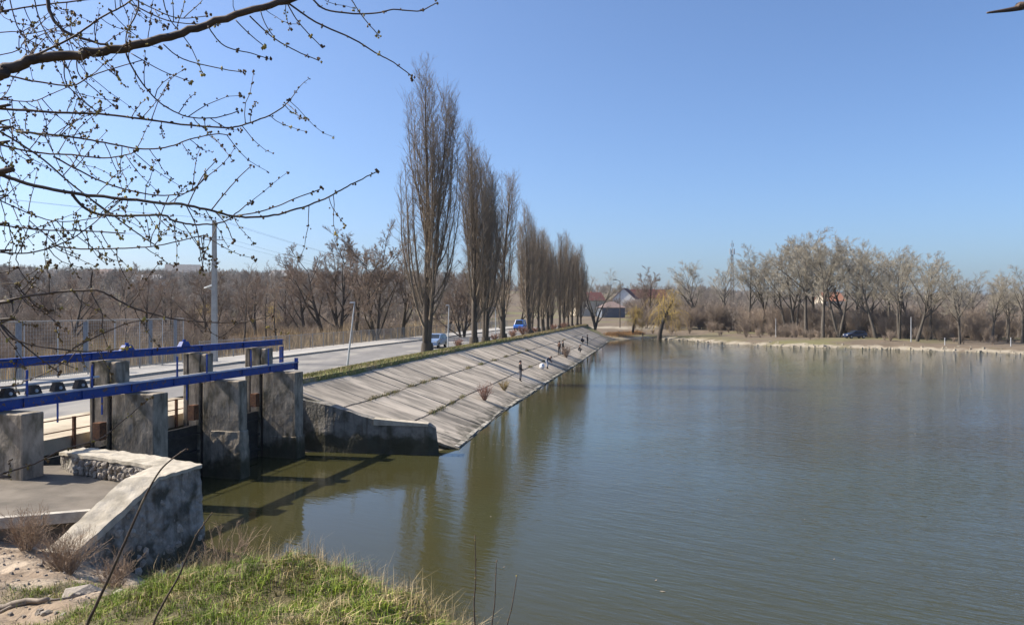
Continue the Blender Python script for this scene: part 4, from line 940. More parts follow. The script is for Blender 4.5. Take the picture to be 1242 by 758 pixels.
shrub_obj('dry_shrub', on_slope(612, 474), shrub(2, .8, 30, .8, 4, .008), mat('straw_twig', (.36,.27,.12), (.27,.2,.09), 1), 'straw-coloured dry shrub right of the reddish shrub on the slope', None)
shrub_obj('dry_shrub', on_slope(687, 434), shrub(5, 1.5, 34, .7, 4, .012), M['twig_brown'], 'brown dry shrub beside the two standing anglers on the slope', None)
# scrub at the poplar feet
sp_ = shrub(9, 1.0, 24, .6, 4, .012)
sproto = None
for k, (px, py) in enumerate([(600,413),(622,409),(634,406),(649,403),(672,400),(684,398.5),(556,421)]):
    if sproto is None: sproto = shrub_obj('root_shoots', PZ(px, py, 2.8), sp_, M['twig_red'], '', 'low reddish shoots at the poplar feet'); o = sproto
    else: o = sproto.copy(); col.objects.link(o); o.location = PZ(px, py, 2.8)
    o.rotation_euler = (0, 0, k*1.3); s = 1.0+.25*(k % 3); o.scale = (s*1.4, s*1.4, s*.9)
    o['label'] = ['low reddish shoots between the third and fourth poplars','low reddish shoots right of the fourth poplar','low reddish shoots under the blue van, on the verge','low reddish shoots at the foot of the sixth poplar','low reddish shoots between the middle and far poplar clumps','low reddish shoots at the foot of the far poplar clump','low reddish shoots left of the second poplar'][k]
# dry bush beside the wing wall, near
brush = shrub(15, .95, 70, .95, 5, .0028)
shrub_obj('dry_bush', Vector((-9.1, 16.0, bz(-9.1, 16.0)-.02)), brush, mat('dry_stems', (.34,.25,.17), (.20,.14,.10), 5), 'tangled brown dry bush at the low end of the stone wing wall', None, 0, 1.0)
o = shrub_obj('dry_bush', Vector((-10.3, 16.6, bz(-10.3, 16.6)-.02)), shrub(16, .9, 60, .9, 5, .0028), bpy.data.materials['dry_stems'], 'tangled brown dry bush left of the wing wall, under the platform edge', None)
shrub_obj('dry_bush', Vector((-7.7, 15.2, bz(-7.7, 15.2)-.02)), shrub(17, .75, 45, .8, 5, .0026), bpy.data.materials['dry_stems'], 'small brown dry bush in front of the shaded wing wall face', None)
shrub_obj('dry_bush', Vector((-4.1, 11.2, bz(-4.1, 11.2)-.05)), shrub(18, 1.0, 26, .7, 4, .0028), bpy.data.materials['dry_stems'], 'thin brown dry stems behind the grassy mound, in front of the water', None)

# thickets by geometry nodes
def scatter(name, pts, scl, proto, label, cat, mat_override=None):
    me = bpy.data.meshes.new(name); me.from_pydata([tuple(p) for p in pts], [], [])
    a = me.attributes.new('scl', 'FLOAT', 'POINT'); a.data.foreach_set('value', np.array(scl, np.float32))
    a = me.attributes.new('rotz', 'FLOAT', 'POINT'); a.data.foreach_set('value', nrng.uniform(0, 6.28, len(pts)).astype(np.float32))
    o = mobj(name, me, None); tag(o, label, cat, None, 'stuff')
    ng = bpy.data.node_groups.new(name, 'GeometryNodeTree'); ng.interface.new_socket('Geometry', in_out='INPUT', socket_type='NodeSocketGeometry'); ng.interface.new_socket('Geometry', in_out='OUTPUT', socket_type='NodeSocketGeometry')
    N = ng.nodes; L = ng.links; gi = N.new('NodeGroupInput'); go = N.new('NodeGroupOutput'); ip = N.new('GeometryNodeInstanceOnPoints')
    oi = N.new('GeometryNodeObjectInfo'); oi.inputs['Object'].default_value = proto; oi.transform_space = 'ORIGINAL'; oi.inputs['As Instance'].default_value = True
    s = N.new('GeometryNodeInputNamedAttribute'); s.data_type = 'FLOAT'; s.inputs['Name'].default_value = 'scl'
    r = N.new('GeometryNodeInputNamedAttribute'); r.data_type = 'FLOAT'; r.inputs['Name'].default_value = 'rotz'
    cx = N.new('ShaderNodeCombineXYZ'); L.new(r.outputs['Attribute'], cx.inputs['Z'])
    L.new(gi.outputs[0], ip.inputs['Points']); L.new(oi.outputs['Geometry'], ip.inputs['Instance']); L.new(s.outputs['Attribute'], ip.inputs['Scale']); L.new(cx.outputs[0], ip.inputs['Rotation'])
    L.new(ip.outputs[0], go.inputs[0]); md = o.modifiers.new('scatter', 'NODES'); md.node_group = ng; return o
th = shrub(41, 4.0, 30, .38, 6, .012)
tproto = shrub_obj('bare_shrub', px_tree(905, 168), th, M['thicket'], 'bare brown shrub at the front of the far bank thicket, right of the lattice mast')
pts = []; scl = []
def noise2(x, y): return mnoise.noise(Vector((x*.03, y*.03, 3.3)))
for _ in range(2600):
    Y = rng.uniform(140, 330); px = rng.uniform(735, 1320); X = (px-CX)/F*Y; d = float(pond_dist(np.array([X]), np.array([Y]))[0])
    if d < 16 or (d < 30 and 1020 < px < 1055) or (px < 766+0.0*Y and Y < 300): continue
    if rng.random() > .75+noise2(X, Y): continue
    pts.append((X, Y, hgt(X, Y)-.1)); scl.append(rng.uniform(.5, 1.5)*(1 if d > 24 else .5))
for _ in range(700):
    Y = rng.uniform(130, 260); px = rng.uniform(790, 1320); X = (px-CX)/F*Y; d = float(pond_dist(np.array([X]), np.array([Y]))[0])
    if 9 < d < 19 and not 1012 < px < 1066: pts.append((X, Y, hgt(X, Y)-.05)); scl.append(rng.uniform(.12, .5))
scatter('thicket', pts, scl, tproto, 'brown leafless thicket behind the far bank trees', 'thicket')
pts = []; scl = []
for _ in range(1500):
    Y = rng.uniform(60, 230); px = rng.uniform(-120, 660); X = (px-CX)/F*Y
    if X > crest(min(Y, 190))-24: continue
    off = crest(min(Y, 190))-X
    if off < 62 and rng.random() > .12+off/140: continue
    pts.append((X, Y, hgt(X, Y)-.1)); scl.append(rng.uniform(.5, 1.3)*(1 if off > 45 else .7))
scatter('undergrowth', pts, scl, tproto, 'brown leafless undergrowth behind the fence and reeds left of the poplars', 'undergrowth')
ft = spread(51, 9, 7, (0, 0), .12, .95, .08, 1, .02, (20, 50), .03)
fseg = [s for l in ft for s in l]
fproto = mobj('hillside_tree', seg_mesh('hillside_tree', fseg, 3), M['farwood']); fproto.location = px_tree(700, 300); tag(fproto, 'small bare brown tree left of the houses beyond the dam', 'tree')
pts = []; scl = []
for _ in range(15000):
    az = rng.uniform(-.85, .85); r = 215+680*rng.random()**1.1; Y = r; X = az*Y
    if -0.02 < az < .20 and r < 420: continue
    if -0.02 < az < .2 and rng.random() < .5: continue
    cl = mnoise.noise(Vector((X*.012, Y*.012, 1.7)))
    if rng.random() > .9+cl*.7: continue
    pts.append((X, Y, hgt(X, Y)-.3)); scl.append(rng.uniform(.6, 1.2)*(.95 if az < 0 else .8))
for _ in range(900):
    Y = rng.uniform(150, 300); px = rng.uniform(770, 1330); X = (px-CX)/F*Y; d = float(pond_dist(np.array([X]), np.array([Y]))[0])
    if d < 24: continue
    pts.append((X, Y, hgt(X, Y)-.3)); scl.append(rng.uniform(.35, .85))
hillpts = (pts, scl)
scatter('hillside_wood', pts, scl, fproto, 'grey-brown leafless wood covering the hills on the horizon', 'wood')

# ---------------------------------------------------------------- fences
def fence(name, label, x_off, y0, y1, hgt_, zb, picket, mt):
    f = empty(name, (crest((y0+y1)/2)-x_off, (y0+y1)/2, zb), label, 'fence')
    yy = np.arange(y0, y1, 2.5); P = lambda y, z: Vector((crest(y)-x_off, y, z))
    for y in yy: rel(f, MB().box(P(y, zb+hgt_/2), (.07, .07, hgt_))).build('post', mt, f)
    for z in (zb+.18, zb+hgt_-.08):
        rel(f, MB().tube([P(y, z) for y in np.arange(y0, y1, 2.5)], .025, 4)).build('rail', mt, f)
    mb = MB()
    for y in np.arange(y0, y1-2.5, picket): mb.box(P(y, zb+hgt_/2), (.022, .022, hgt_-.1))
    tag(rel(f, mb).build('pickets', mt, f), kind='stuff'); return f
fence('railing', 'pale picket railing along the far side of the road beyond the mesh fence', 18.1, 62, 184, 1.55, 2.75, .24, M['whitefence'])
fence('railing', 'white baluster railing beside the sidewalk behind the gear drive, in front of the mesh fence', 17.6, 24, 61, 1.15, 2.75, .16, M['whitefence'])
mf = empty('mesh_fence', (crest(45)-18.9, 45, 2.6), 'tall see-through wire mesh fence with pale panels behind the blue footbridge', 'fence')
Pm = lambda y, z: Vector((crest(y)-18.9, y, z))
ymf = np.arange(30, 62.5, 2.6)
for i, y in enumerate(ymf): rel(mf, MB().box(Pm(y, 2.4+1.85), (.05, .05, 3.7))).build('post', M['galv'], mf)
for z in (2.75, 6.08): rel(mf, MB().tube([Pm(y, z) for y in ymf], .035, 6)).build('rail', M['whitefence'], mf)
for y in (45.2, 50.6, 57.2, 60.2):
    rel(mf, MB().box(Pm(y, 4.4), (.04, .55, 3.2))).build('panel', M['postblue'], mf)
mb = MB(); m2 = M['galv']
for y in np.arange(30, 61.2, .22): mb.box(Pm(y, 4.4), (.008, .008, 3.3))
for z in np.arange(2.9, 6.0, .22): mb.tube([Pm(y, z) for y in ymf], .005, 3)
tag(rel(mf, mb).build('wire_mesh', m2, mf), kind='stuff')

# ---------------------------------------------------------------- poles
pY = 61.0; pX = (260-CX)/F*pY
UP = empty('utility_pole', (pX, pY, 2.7), 'tall pale concrete utility pole with two crossarms and lamp behind the blue footbridge', 'utility pole')
pole_top = HC+(HY-268)/F*pY-2.7
b = [(-.24, -.17, -.3), (.24, -.17, -.3), (.24, .17, -.3), (-.24, .17, -.3)]; t = [(-.15, -.11, pole_top), (.15, -.11, pole_top), (.15, .11, pole_top), (-.15, .11, pole_top)]
me = MB().hexa(b, t).mesh('shaft'); bm = bmesh.new(); bm.from_mesh(me); bmesh.ops.bevel(bm, geom=bm.edges[:], offset=.03, segments=2, affect='EDGES'); bm.to_mesh(me); bm.free(); mobj('shaft', me, M['polecon'], UP)
def zof(py, Y): return HC-(py-HY)/F*Y
for zz, l, r_ in ((zof(291, pY)-2.7, -.8, .75), (pole_top+.02, -.7, .2)):
    MB().beam((l, -.16, zz), (r_, -.16, zz), .06, .06).build('crossarm', M['galv'], UP)
    for q in ([l+.08, r_-.08, r_-.3] if zz < pole_top else [-.15, .15, -.6]):
        MB().tube([(q, -.16, zz+.03), (q, -.16, zz+.12), (q, -.16, zz+.14), (q, -.16, zz+.26)], [.015, .015, .06, .045], 8).build('insulator', M['glass'], UP)
zl = zof(350, pY)-2.7
MB().tube([(-.15, -.1, zl-.1), (-.5, -.1, zl+.1), (-.75, -.1, zl+.08)], .03, 6).build('lamp_arm', M['galv'], UP)
me = MB().hexa([(-.75, -.22, zl), (-.12, -.22, zl+.2), (-.12, .05, zl+.2), (-.75, .05, zl)], [(-.7, -.18, zl+.1), (-.15, -.18, zl+.32), (-.15, 0, zl+.32), (-.7, 0, zl+.1)]).build('lamp_head', M['plate'], UP)
# wires
wmat = M['steel']
wires = [((-.15, 0), pole_top+.2), ((.15, 0), pole_top+.2), ((.6, 0), zof(291, pY)-2.7+.22), ((-.7, 0), zof(291, pY)-2.7+.22)]
P0 = Vector((pX, pY, 2.7)); P1 = Vector((crest(150)-19.3, 150, 2.7)); P2_ = Vector((crest(0)-20, -2, 2.7))
for k, (off, zz) in enumerate(wires):
    for (A_, B_) in ((P0, P1), (P0, P2_)):
        a = A_+Vector((off[0], off[1], zz)); b2 = B_+Vector((off[0], off[1], zz-(1.0 if B_ is P1 else 0)))
        pts = [a.lerp(b2, t)+Vector((0, 0, -4*1.2*t*(1-t))) for t in np.linspace(0, 1, 15)]
        lb = ['topmost left wire','topmost right wire','lower right wire','lower left wire'][k]+(' running from the utility pole toward the poplars' if B_ is P1 else ' running from the utility pole out of the left edge')
        tag(MB().tube(pts, .007, 4).build('overhead_wire', wmat), lb, 'wire', 'overhead wires on the utility pole')
def lamppost(px, py, toppx, toppy, label, zb=2.7, arm=True, nm='street_lamp'):
    p = PZ(px, py, zb); h = zof(toppy, p.y)-zb; dx = (toppx-px)/F*p.y
    o = empty(nm, p, label, 'street lamp', 'thin lamp posts along the road')
    MB().tube([(0, 0, -.1), (dx*.4, 0, h*.4), (dx*.41, 0, h*.4), (dx, 0, h)], [.075, .07, .055, .045], 8).build('post', M['galv'], o)
    MB().tube([(dx, 0, h), (dx-.15, 0, h+.06)], .025, 6).build('arm', M['galv'], o)
    MB().hexa([(dx-.35, -.08, h+.02), (dx+.05, -.08, h+.02), (dx+.05, .08, h+.02), (dx-.35, .08, h+.02)], [(dx-.3, -.05, h+.12), (dx+.02, -.05, h+.12), (dx+.02, .05, h+.12), (dx-.3, .05, h+.12)]).build('lamp_head', M['galv'], o)
    MB().box((0, 0, .02), (.26, .26, .04)).build('base_plate', M['galv'], o)
lamppost(421, 445, 430, 368, 'leaning grey lamp post on the grass verge, nearest the end of the blue beams')
lamppost(543, 422, 544.5, 371, 'thin upright lamp post just right of the tallest poplar')
lamppost(601, 413, 601, 374, 'thin lamp post between the third and fourth poplars')
# far street lamp with arm and lattice mast
q = px_tree(752, 205); o = empty('street_lamp', q, 'tall dark street lamp with arm to the left in front of the red-roofed house', 'street lamp')
h = zof(341, 205)-q.z; MB().tube([(0, 0, -.1), (0, 0, h)], [.12, .08], 8).build('post', M['steel'], o)
MB().tube([(0, 0, h), (-1.0, 0, h+.35)], .05, 6).build('arm', M['steel'], o); MB().hexa([(-1.9, -.2, h+.3), (-.9, -.2, h+.25), (-.9, .2, h+.25), (-1.9, .2, h+.3)], [(-1.8, -.12, h+.5), (-1, -.12, h+.48), (-1, .12, h+.48), (-1.8, .12, h+.5)]).build('lamp_head', M['steel'], o)
mY = 330; q = px_tree(888, mY); H = zof(303, mY)-q.z; o = empty('lattice_mast', q, 'tall thin lattice radio mast with antennas above the far bank trees', 'mast')
wb, wt = .7, .3
for sx, sy in ((-1, -1), (1, -1), (1, 1), (-1, 1)): MB().tube([(sx*wb, sy*wb, 0), (sx*wt, sy*wt, H)], .06, 5).build('leg', M['steel'], o)
mb = MB(); nb = 16
for k in range(nb):
    t0, t1 = k/nb, (k+1)/nb; a = wb+(wt-wb)*t0; b_ = wb+(wt-wb)*t1
    for (x0, y0), (x1, y1) in (((-1, -1), (1, -1)), ((1, -1), (1, 1)), ((1, 1), (-1, 1)), ((-1, 1), (-1, -1))):
        mb.tube([(x0*a, y0*a, t0*H), (x1*b_, y1*b_, t1*H)], .03, 3, False); mb.tube([(x1*a, y1*a, t0*H), (x0*b_, y0*b_, t1*H)], .05, 3, False)
mb.build('bracing', M['steel'], o)
MB().tube([(0, 0, H), (0, 0, H+4)], .08, 5).build('spire', M['steel'], o)
for sx, sy in ((-.9, 0), (.9, 0), (0, -.9)): MB().box((sx, sy, H-.8), (.35, .35, 2.4)).build('antenna_panel', M['galv'], o)
for sx, sy in ((-.5, 0), (.5, 0)): MB().box((sx, sy, H+2.0), (.25, .25, 1.6)).build('antenna_panel', M['galv'], o)

# ---------------------------------------------------------------- houses
def house(name, px, Y, wd, dp, hw, hr, rz, wm_, rm, label, z=None, hip=False, nwin=2, cat='house', door=True, chimney=True, z_off=0):
    p = px_tree(px, Y); 
    if z is not None: p.z = z
    p.z += z_off
    o = empty(name, p, label, cat, None, rz); a, b = wd/2, dp/2
    mb = MB()
    if hip: mb.box((0, 0, hw/2-.5), (wd, dp, hw+1))
    else:
        mb.add([(-a, -b, -1), (a, -b, -1), (a, b, -1), (-a, b, -1), (-a, -b, hw), (a, -b, hw), (a, b, hw), (-a, b, hw), (-a, 0, hw+hr), (a, 0, hw+hr)],
               [(0, 1, 5, 4), (2, 3, 7, 6), (1, 2, 6, 9, 5), (3, 0, 4, 8, 7)])
    mb.build('wall', wm_, o); e = .35; mb = MB(); th_ = .14
    if hip:
        mb.add([(-a-e, -b-e, hw), (a+e, -b-e, hw), (a+e, b+e, hw), (-a-e, b+e, hw), (-a*.25, 0, hw+hr), (a*.25, 0, hw+hr)], [(0, 1, 5, 4), (1, 2, 5), (2, 3, 4, 5), (3, 0, 4), (3, 2, 1, 0)])
    else:
        dz = e*hr/b
        for s in (-1, 1):
            q = [(-a-e, s*(b+e), hw-dz), (a+e, s*(b+e), hw-dz), (a+e, 0, hw+hr), (-a-e, 0, hw+hr)]; q2 = [(x, y, z_+th_) for x, y, z_ in q]
            (mb.hexa(q, q2) if s < 0 else mb.hexa(q[::-1], q2[::-1]))
    rf = mb.build('roof', rm, o)
    if chimney: MB().box((a*.4, b*.25, hw+hr*.9), (.6, .6, 1.5)).build('chimney', M['rooforange'], rf)
    for side in range(2 if nwin else 0):
        for k in range(nwin):
            x_ = -a+(k+.5+(.0))*wd/nwin*1.0; 
            if side == 0: c, sz = (x_+.0, -b-.02, hw*.58), (1.1, .06, 1.2)
            else: c, sz = (a+.02, -b+(k+.5)*dp/nwin, hw*.58), (.06, 1.1, 1.2)
            f = MB().box(c, sz).build('window', M['white'], o); c2 = (c[0]+(.035 if side else 0), c[1]-(0 if side else .035), c[2]); MB().box(c2, tuple(max(.02, q-.16) if q > .1 else .03 for q in sz)).build('pane', M['pane'], f)
    if door: MB().box((0 if nwin % 2 == 0 else wd*.3, -b-.03, 1.0), (.95, .07, 2.0)).build('door', M['wood'], o)
    return o
g_ = house('garage', 741, 262, 7.8, 7, 3.4, 2.0, .12, M['greywall'], M['roofbrown'], 'low blue-grey garage with brown hipped roof beyond the far end of the dam', z=3.9, hip=True, nwin=0, door=False, cat='garage', chimney=False)
for k in range(12): MB().box((-3.9+7.8*(k+.5)/12, -3.53, 1.7), (.08, .05, 3.3)).build('cladding_batten', M['greywall'], g_)
house('house', 759, 320, 10, 9, 4.8, 4.2, 1.25, M['white'], M['roofred'], 'white gabled house with dark red roof right of the grey garage', z=6.2)
house('house', 712, 300, 11, 9, 5.6, 3.0, .3, M['cream'], M['roofred'], 'cream house with dull red roof seen behind the far spreading tree', z=4.6)
house('house', 786, 345, 15, 8, 4.0, 3.6, .1, M['cream'], M['roofred'], 'long house with dark red roof behind the white gabled house', z=7.8)
house('house', 1006, 330, 9, 8, 5.0, 3.5, .2, M['cream'], M['rooforange'], 'house with orange roof glimpsed through the tall far bank trees', z_off=1.5)
house('house', 222, 420, 17, 11, 4.5, 4.4, .3, M['cream'], M['roofgrey'], 'large grey-roofed house on the hill just left of the utility pole', z_off=1.5)
house('house', 120, 400, 15, 9, 4, 4.2, -.1, M['cream'], M['roofbrown'], 'brown-roofed house on the left hill above the mesh fence', z_off=-1)
house('house', 48, 360, 14, 8, 4, 3.4, .15, M['white'], M['roofgrey'], 'pale-roofed house on the far left of the hill', z_off=-.5)
house('house', 180, 330, 12, 8, 3.6, 3.0, .0, M['white'], M['roofgrey'], 'low house with pale roof on the hill between the brown-roofed and the grey-roofed house', z_off=0)
house('house', 345, 470, 15, 9, 4.5, 3.6, -.2, M['cream'], M['roofgrey'], 'grey-roofed house on the hill crest left of the tall bare trees', z_off=-1)
house('house', 12, 430, 14, 9, 4, 4, .2, M['cream'], M['roofred'], 'red-roofed house at the left edge of the hill', z_off=-1)

# ---------------------------------------------------------------- vehicles
def vehicle(name, loc, rz, paint, label, cat, van=False, L_=4.1, W_=1.7, H_=1.5):
    o = empty(name, loc, label, cat, None, rz)
    if van: prof = [(-L_/2, .35), (-L_/2+.02, .95), (-L_/2+.03, H_-.08), (-L_/2+.2, H_), (L_/2-1.15, H_), (L_/2-.62, 1.15), (L_/2-.08, 1.0), (L_/2, .7), (L_/2-.02, .35)]
    else: prof = [(-L_/2, .35), (-L_/2, .85), (-L_/2+.1, .98), (-L_/2+.42, H_-.04), (-L_/2+.8, H_), (.25, H_-.02), (1.05, 1.0), (L_/2-.12, .82), (L_/2, .62), (L_/2-.03, .33)]
    belt = .92 if not van else 1.05
    bm = bmesh.new(); n = len(prof); rings = []
    for yy, sc2 in ((-W_/2, 1), (-W_/2+.04, 1), (W_/2-.04, 1), (W_/2, 1)):
        ring = []
        for x, z in prof:
            inset = max(0, (z-belt))*.28; y2 = yy*(1-inset/(W_/2)); xx = x*(.985 if abs(yy) == W_/2 else 1); ring.append(bm.verts.new((xx, y2, z)))
        rings.append(ring)
    for r0, r1 in zip(rings[:-1], rings[1:]):
        for i in range(n): bm.faces.new((r0[i], r0[(i+1) % n], r1[(i+1) % n], r1[i]))
    bm.faces.new(rings[0][::-1]); bm.faces.new(rings[-1]); bmesh.ops.recalc_face_normals(bm, faces=bm.faces)
    me = bpy.data.meshes.new('body'); bm.to_mesh(me); bm.free(); mobj('body', me, paint, o)
    def yin(z): return W_/2*(1-max(0, z-belt)*.28/(W_/2))
    zt, zb = H_-.12, belt+.06
    def pane(nm, pts): MB().add(pts, [tuple(range(len(pts)))]).build(nm, M['glass'], o)
    for s in (-1, 1):
        xs_ = [(-L_/2+.55, -L_/2+.35), (-.15, -.15), (-.07, -.07), (.32, .82)] if not van else [(-L_/2+1.6, -L_/2+1.6), (.35, .35), (.43, .43), (L_/2-1.2, L_/2-.75)]
        for k in (0, 2):
            (t0, b0), (t1, b1) = xs_[k], xs_[k+1]; yt, yb = (yin(zt)+.008)*s, (yin(zb)+.008)*s; p = [(b0, yb, zb), (b1, yb, zb), (t1, yt, zt), (t0, yt, zt)]
            pane('side_window', p if s < 0 else p[::-1])
        MB().box((.75 if not van else L_/2-.85, s*(W_/2+.09), belt+.08), (.16, .16, .12)).build('mirror', paint, o)
    def onp(i, j, a0, a1, yy, e):
        p0, p1 = Vector((prof[i][0], 0, prof[i][1])), Vector((prof[j][0], 0, prof[j][1])); nr = Vector((-(p1.z-p0.z), 0, (p1.x-p0.x))).normalized()*e; r = []
        for t_, s in ((a0, -1), (a0, 1), (a1, 1), (a1, -1)):
            q = p0.lerp(p1, t_)+nr; r.append((q.x, s*(yin(q.z)-yy), q.z))
        return r
    if van: pane('windscreen', onp(4, 5, .08, .92, .08, .01)); pane('rear_window', onp(1, 2, .15, .8, .12, .012))
    else: pane('windscreen', onp(5, 6, .08, .92, .08, .01)); pane('rear_window', onp(2, 3, .12, .9, .1, .012))
    for s in (-1, 1):
        MB().box((-L_/2+.0, s*(W_/2-.18), .8), (.06, .2, .26)).build('tail_light', M['lampred'], o)
        MB().box((L_/2-.06, s*(W_/2-.24), .68), (.1, .3, .14)).build('headlight', M['lampwhite'], o)
        for xx in (-L_/2+.75, L_/2-.8):
            wv_ = MB().tube([(xx, s*(W_/2-.2), .31), (xx, s*(W_/2+.01), .31)], .31, 18).build('wheel', M['tyre'], o)
            MB().tube([(xx, s*(W_/2+.01), .31), (xx, s*(W_/2+.025), .31)], .19, 12).build('rim', M['rim'], wv_)
    MB().box((-L_/2-.02, 0, .45), (.1, W_-.1, .22)).build('bumper', M['black'] if van else paint, o); MB().box((L_/2-.02, 0, .42), (.1, W_-.1, .22)).build('bumper', M['black'] if van else paint, o)
    MB().box((-L_/2-.035, 0, .68), (.02, .5, .11)).build('number_plate', M['plate'], o)
    return o
road_dir = math.atan2(1, .2)
p = PZ(530, 421.5, ZR); vehicle('parked_car', (p.x-.2, p.y, ZR+.01), road_dir+math.pi, M['silverblue'], 'light blue hatchback on the road partly behind the tallest poplar trunk', 'car')
p = PZ(631, 401, ZR); vehicle('delivery_van', (p.x, p.y, ZR+.01), road_dir+math.pi, M['vanblue'], 'small bright blue van on the road between the fourth and fifth poplars', 'van', True, 4.4, 1.9, 2.1)
p = px_tree(1037, 150); vehicle('parked_car', (p.x, p.y, p.z+.05), math.pi+.15, M['navy'], 'dark blue car parked under the bare trees on the far bank', 'car')

# ---------------------------------------------------------------- people
def person(loc, rz, label, top_m, leg_m, pose='stand', h=1.75, hat=False):
    o = empty('person', loc, label, 'person', None, rz)
    k = h/1.75
    if pose == 'stand':
        J = dict(pel=(0,0,.95), sp=(0,.01,1.15), ch=(0,.0,1.36), nk=(0,.01,1.5), hd=(0,-.02,1.62), tp=(0,-.01,1.73), hl=(.1,0,.9), kl=(.12,-.02,.49), al=(.13,.02,.08), tl=(.14,-.14,.03), hr=(-.1,0,.9), kr=(-.11,-.02,.49), ar=(-.12,.03,.08), tr=(-.13,-.13,.03),
                 sl=(.19,0,1.41), el=(.24,.01,1.13), wl=(.2,-.16,.98), sr=(-.19,0,1.41), er=(-.25,.02,1.13), wr=(-.2,-.14,.96))
    elif pose == 'bend':
        J = dict(pel=(0,.12,.88), sp=(0,.02,1.05), ch=(0,-.16,1.18), nk=(0,-.3,1.22), hd=(0,-.4,1.24), tp=(0,-.5,1.27), hl=(.1,.1,.85), kl=(.12,-.03,.47), al=(.13,.05,.08), tl=(.14,-.1,.03), hr=(-.1,.1,.85), kr=(-.12,-.06,.47), ar=(-.14,.02,.08), tr=(-.15,-.13,.03),
                 sl=(.18,-.2,1.18), el=(.2,-.3,.93), wl=(.14,-.42,.74), sr=(-.18,-.2,1.18), er=(-.2,-.3,.93), wr=(-.12,-.44,.76))
    else:
        J = dict(pel=(0,.15,.33), sp=(0,.1,.52), ch=(0,-.02,.72), nk=(0,-.08,.85), hd=(0,-.14,.96), tp=(0,-.16,1.07), hl=(.1,.1,.32), kl=(.18,-.28,.48), al=(.14,-.05,.08), tl=(.16,-.2,.03), hr=(-.1,.1,.32), kr=(-.18,-.3,.48), ar=(-.14,-.07,.08), tr=(-.16,-.22,.03),
                 sl=(.18,-.04,.76), el=(.22,-.2,.55), wl=(.12,-.38,.5), sr=(-.18,-.04,.76), er=(-.22,-.2,.55), wr=(-.1,-.38,.52))
    rad = dict(pel=.155, sp=.14, ch=.165, nk=.06, hd=.105, tp=.075, hl=.10, kl=.065, al=.045, tl=.035, hr=.10, kr=.065, ar=.045, tr=.035, sl=.075, el=.05, wl=.03, sr=.075, er=.05, wr=.03)
    E = [('pel','sp'),('sp','ch'),('ch','nk'),('nk','hd'),('hd','tp'),('pel','hl'),('hl','kl'),('kl','al'),('al','tl'),('pel','hr'),('hr','kr'),('kr','ar'),('ar','tr'),('ch','sl'),('sl','el'),('el','wl'),('ch','sr'),('sr','er'),('er','wr')]
    names = list(J); V = [Vector(J[n_])*k for n_ in names]; Rr = [rad[n_]*k for n_ in names]; EE = [(names.index(a), names.index(b)) for a, b in E]
    for s_, wn, en in ((1, 'wl', 'el'), (-1, 'wr', 'er')):
        wi = names.index(wn); d = (V[wi]-V[names.index(en)]).normalized(); side = Vector((s_, 0, 0)); pi_ = len(V); V.append(V[wi]+d*.07*k); Rr.append(.028*k); EE.append((wi, pi_))
        for f in range(4):
            b = V[pi_]+side*(f-1.5)*.019*k+d*.02*k; tip = b+(d*(.05+.012*(1.5-abs(f-1.5)))+Vector((0, .02, -.015)))*k
            i0 = len(V); V += [b, tip]; Rr += [.009*k, .007*k]; EE += [(pi_, i0), (i0, i0+1)]
        i0 = len(V); V.append(V[wi]+d*.045*k-side*.035*k); Rr.append(.010*k); EE.append((wi, i0)); V.append(V[-1]+(d*.035-side*.01)*k); Rr.append(.008*k); EE.append((i0, i0+1))
    me = bpy.data.meshes.new('body'); me.from_pydata([tuple(v) for v in V], EE, []); t_ = bpy.data.objects.new('body', me); col.objects.link(t_)
    sm = t_.modifiers.new('skin', 'SKIN'); 
    for i, v in enumerate(me.skin_vertices[0].data): v.radius = (Rr[i], Rr[i]); v.use_root = (i == 0)
    ss = t_.modifiers.new('sub', 'SUBSURF'); ss.levels = 1; ss.render_levels = 1
    dg = bpy.context.evaluated_depsgraph_get(); nm_ = bpy.data.meshes.new_from_object(t_.evaluated_get(dg)); bpy.data.objects.remove(t_)
    nm_.materials.clear()
    for m_ in (M['skin'], top_m, leg_m, M['cloth_black']): nm_.materials.append(m_)
    hd = V[names.index('hd')]; nkp = V[names.index('nk')]; pe = V[names.index('pel')]; wl_, wr_ = V[names.index('wl')], V[names.index('wr')]
    legs = [names.index(n_) for n_ in ('pel','hl','kl','al','hr','kr','ar','tl','tr')]
    core = len(names); Va = [Vector(v) for v in V[:core]]
    for pl in nm_.polygons:
        c = pl.center; j = min(range(len(V)), key=lambda i_: (V[i_]-c).length_squared*(1 if i_ < core else 1)); 
        if j >= core: pl.material_index = 0
        else:
            n_ = names[j]; pl.material_index = 0 if n_ in ('hd', 'tp', 'nk') else (3 if n_ in ('tl', 'tr', 'al', 'ar') else (2 if n_ in ('hl', 'kl', 'hr', 'kr', 'pel') else 1))
        pl.use_smooth = True
    mobj('body', nm_, None, o)
    # hair or cap following the skull
    bm = bmesh.new(); bmesh.ops.create_uvsphere(bm, u_segments=14, v_segments=9, radius=.118*k)
    bmesh.ops.delete(bm, geom=[v for v in bm.verts if v.co.z < -.02*k and v.co.y < .03*k], context='VERTS')
    hm = bpy.data.meshes.new('hair'); bm.to_mesh(hm); bm.free(); ho = mobj('cap' if hat else 'hair', hm, M['cloth_black'] if hat else M['hair'], o); ho.location = (hd+V[names.index('tp')])/2+Vector((0, .015, .0))
    # nose and ears keep the face readable
    MB().tube([hd+Vector((0, -.10, .03))*k, hd+Vector((0, -.125, -.01))*k], [.008*k, .016*k], 6).build('nose', M['skin'], o)
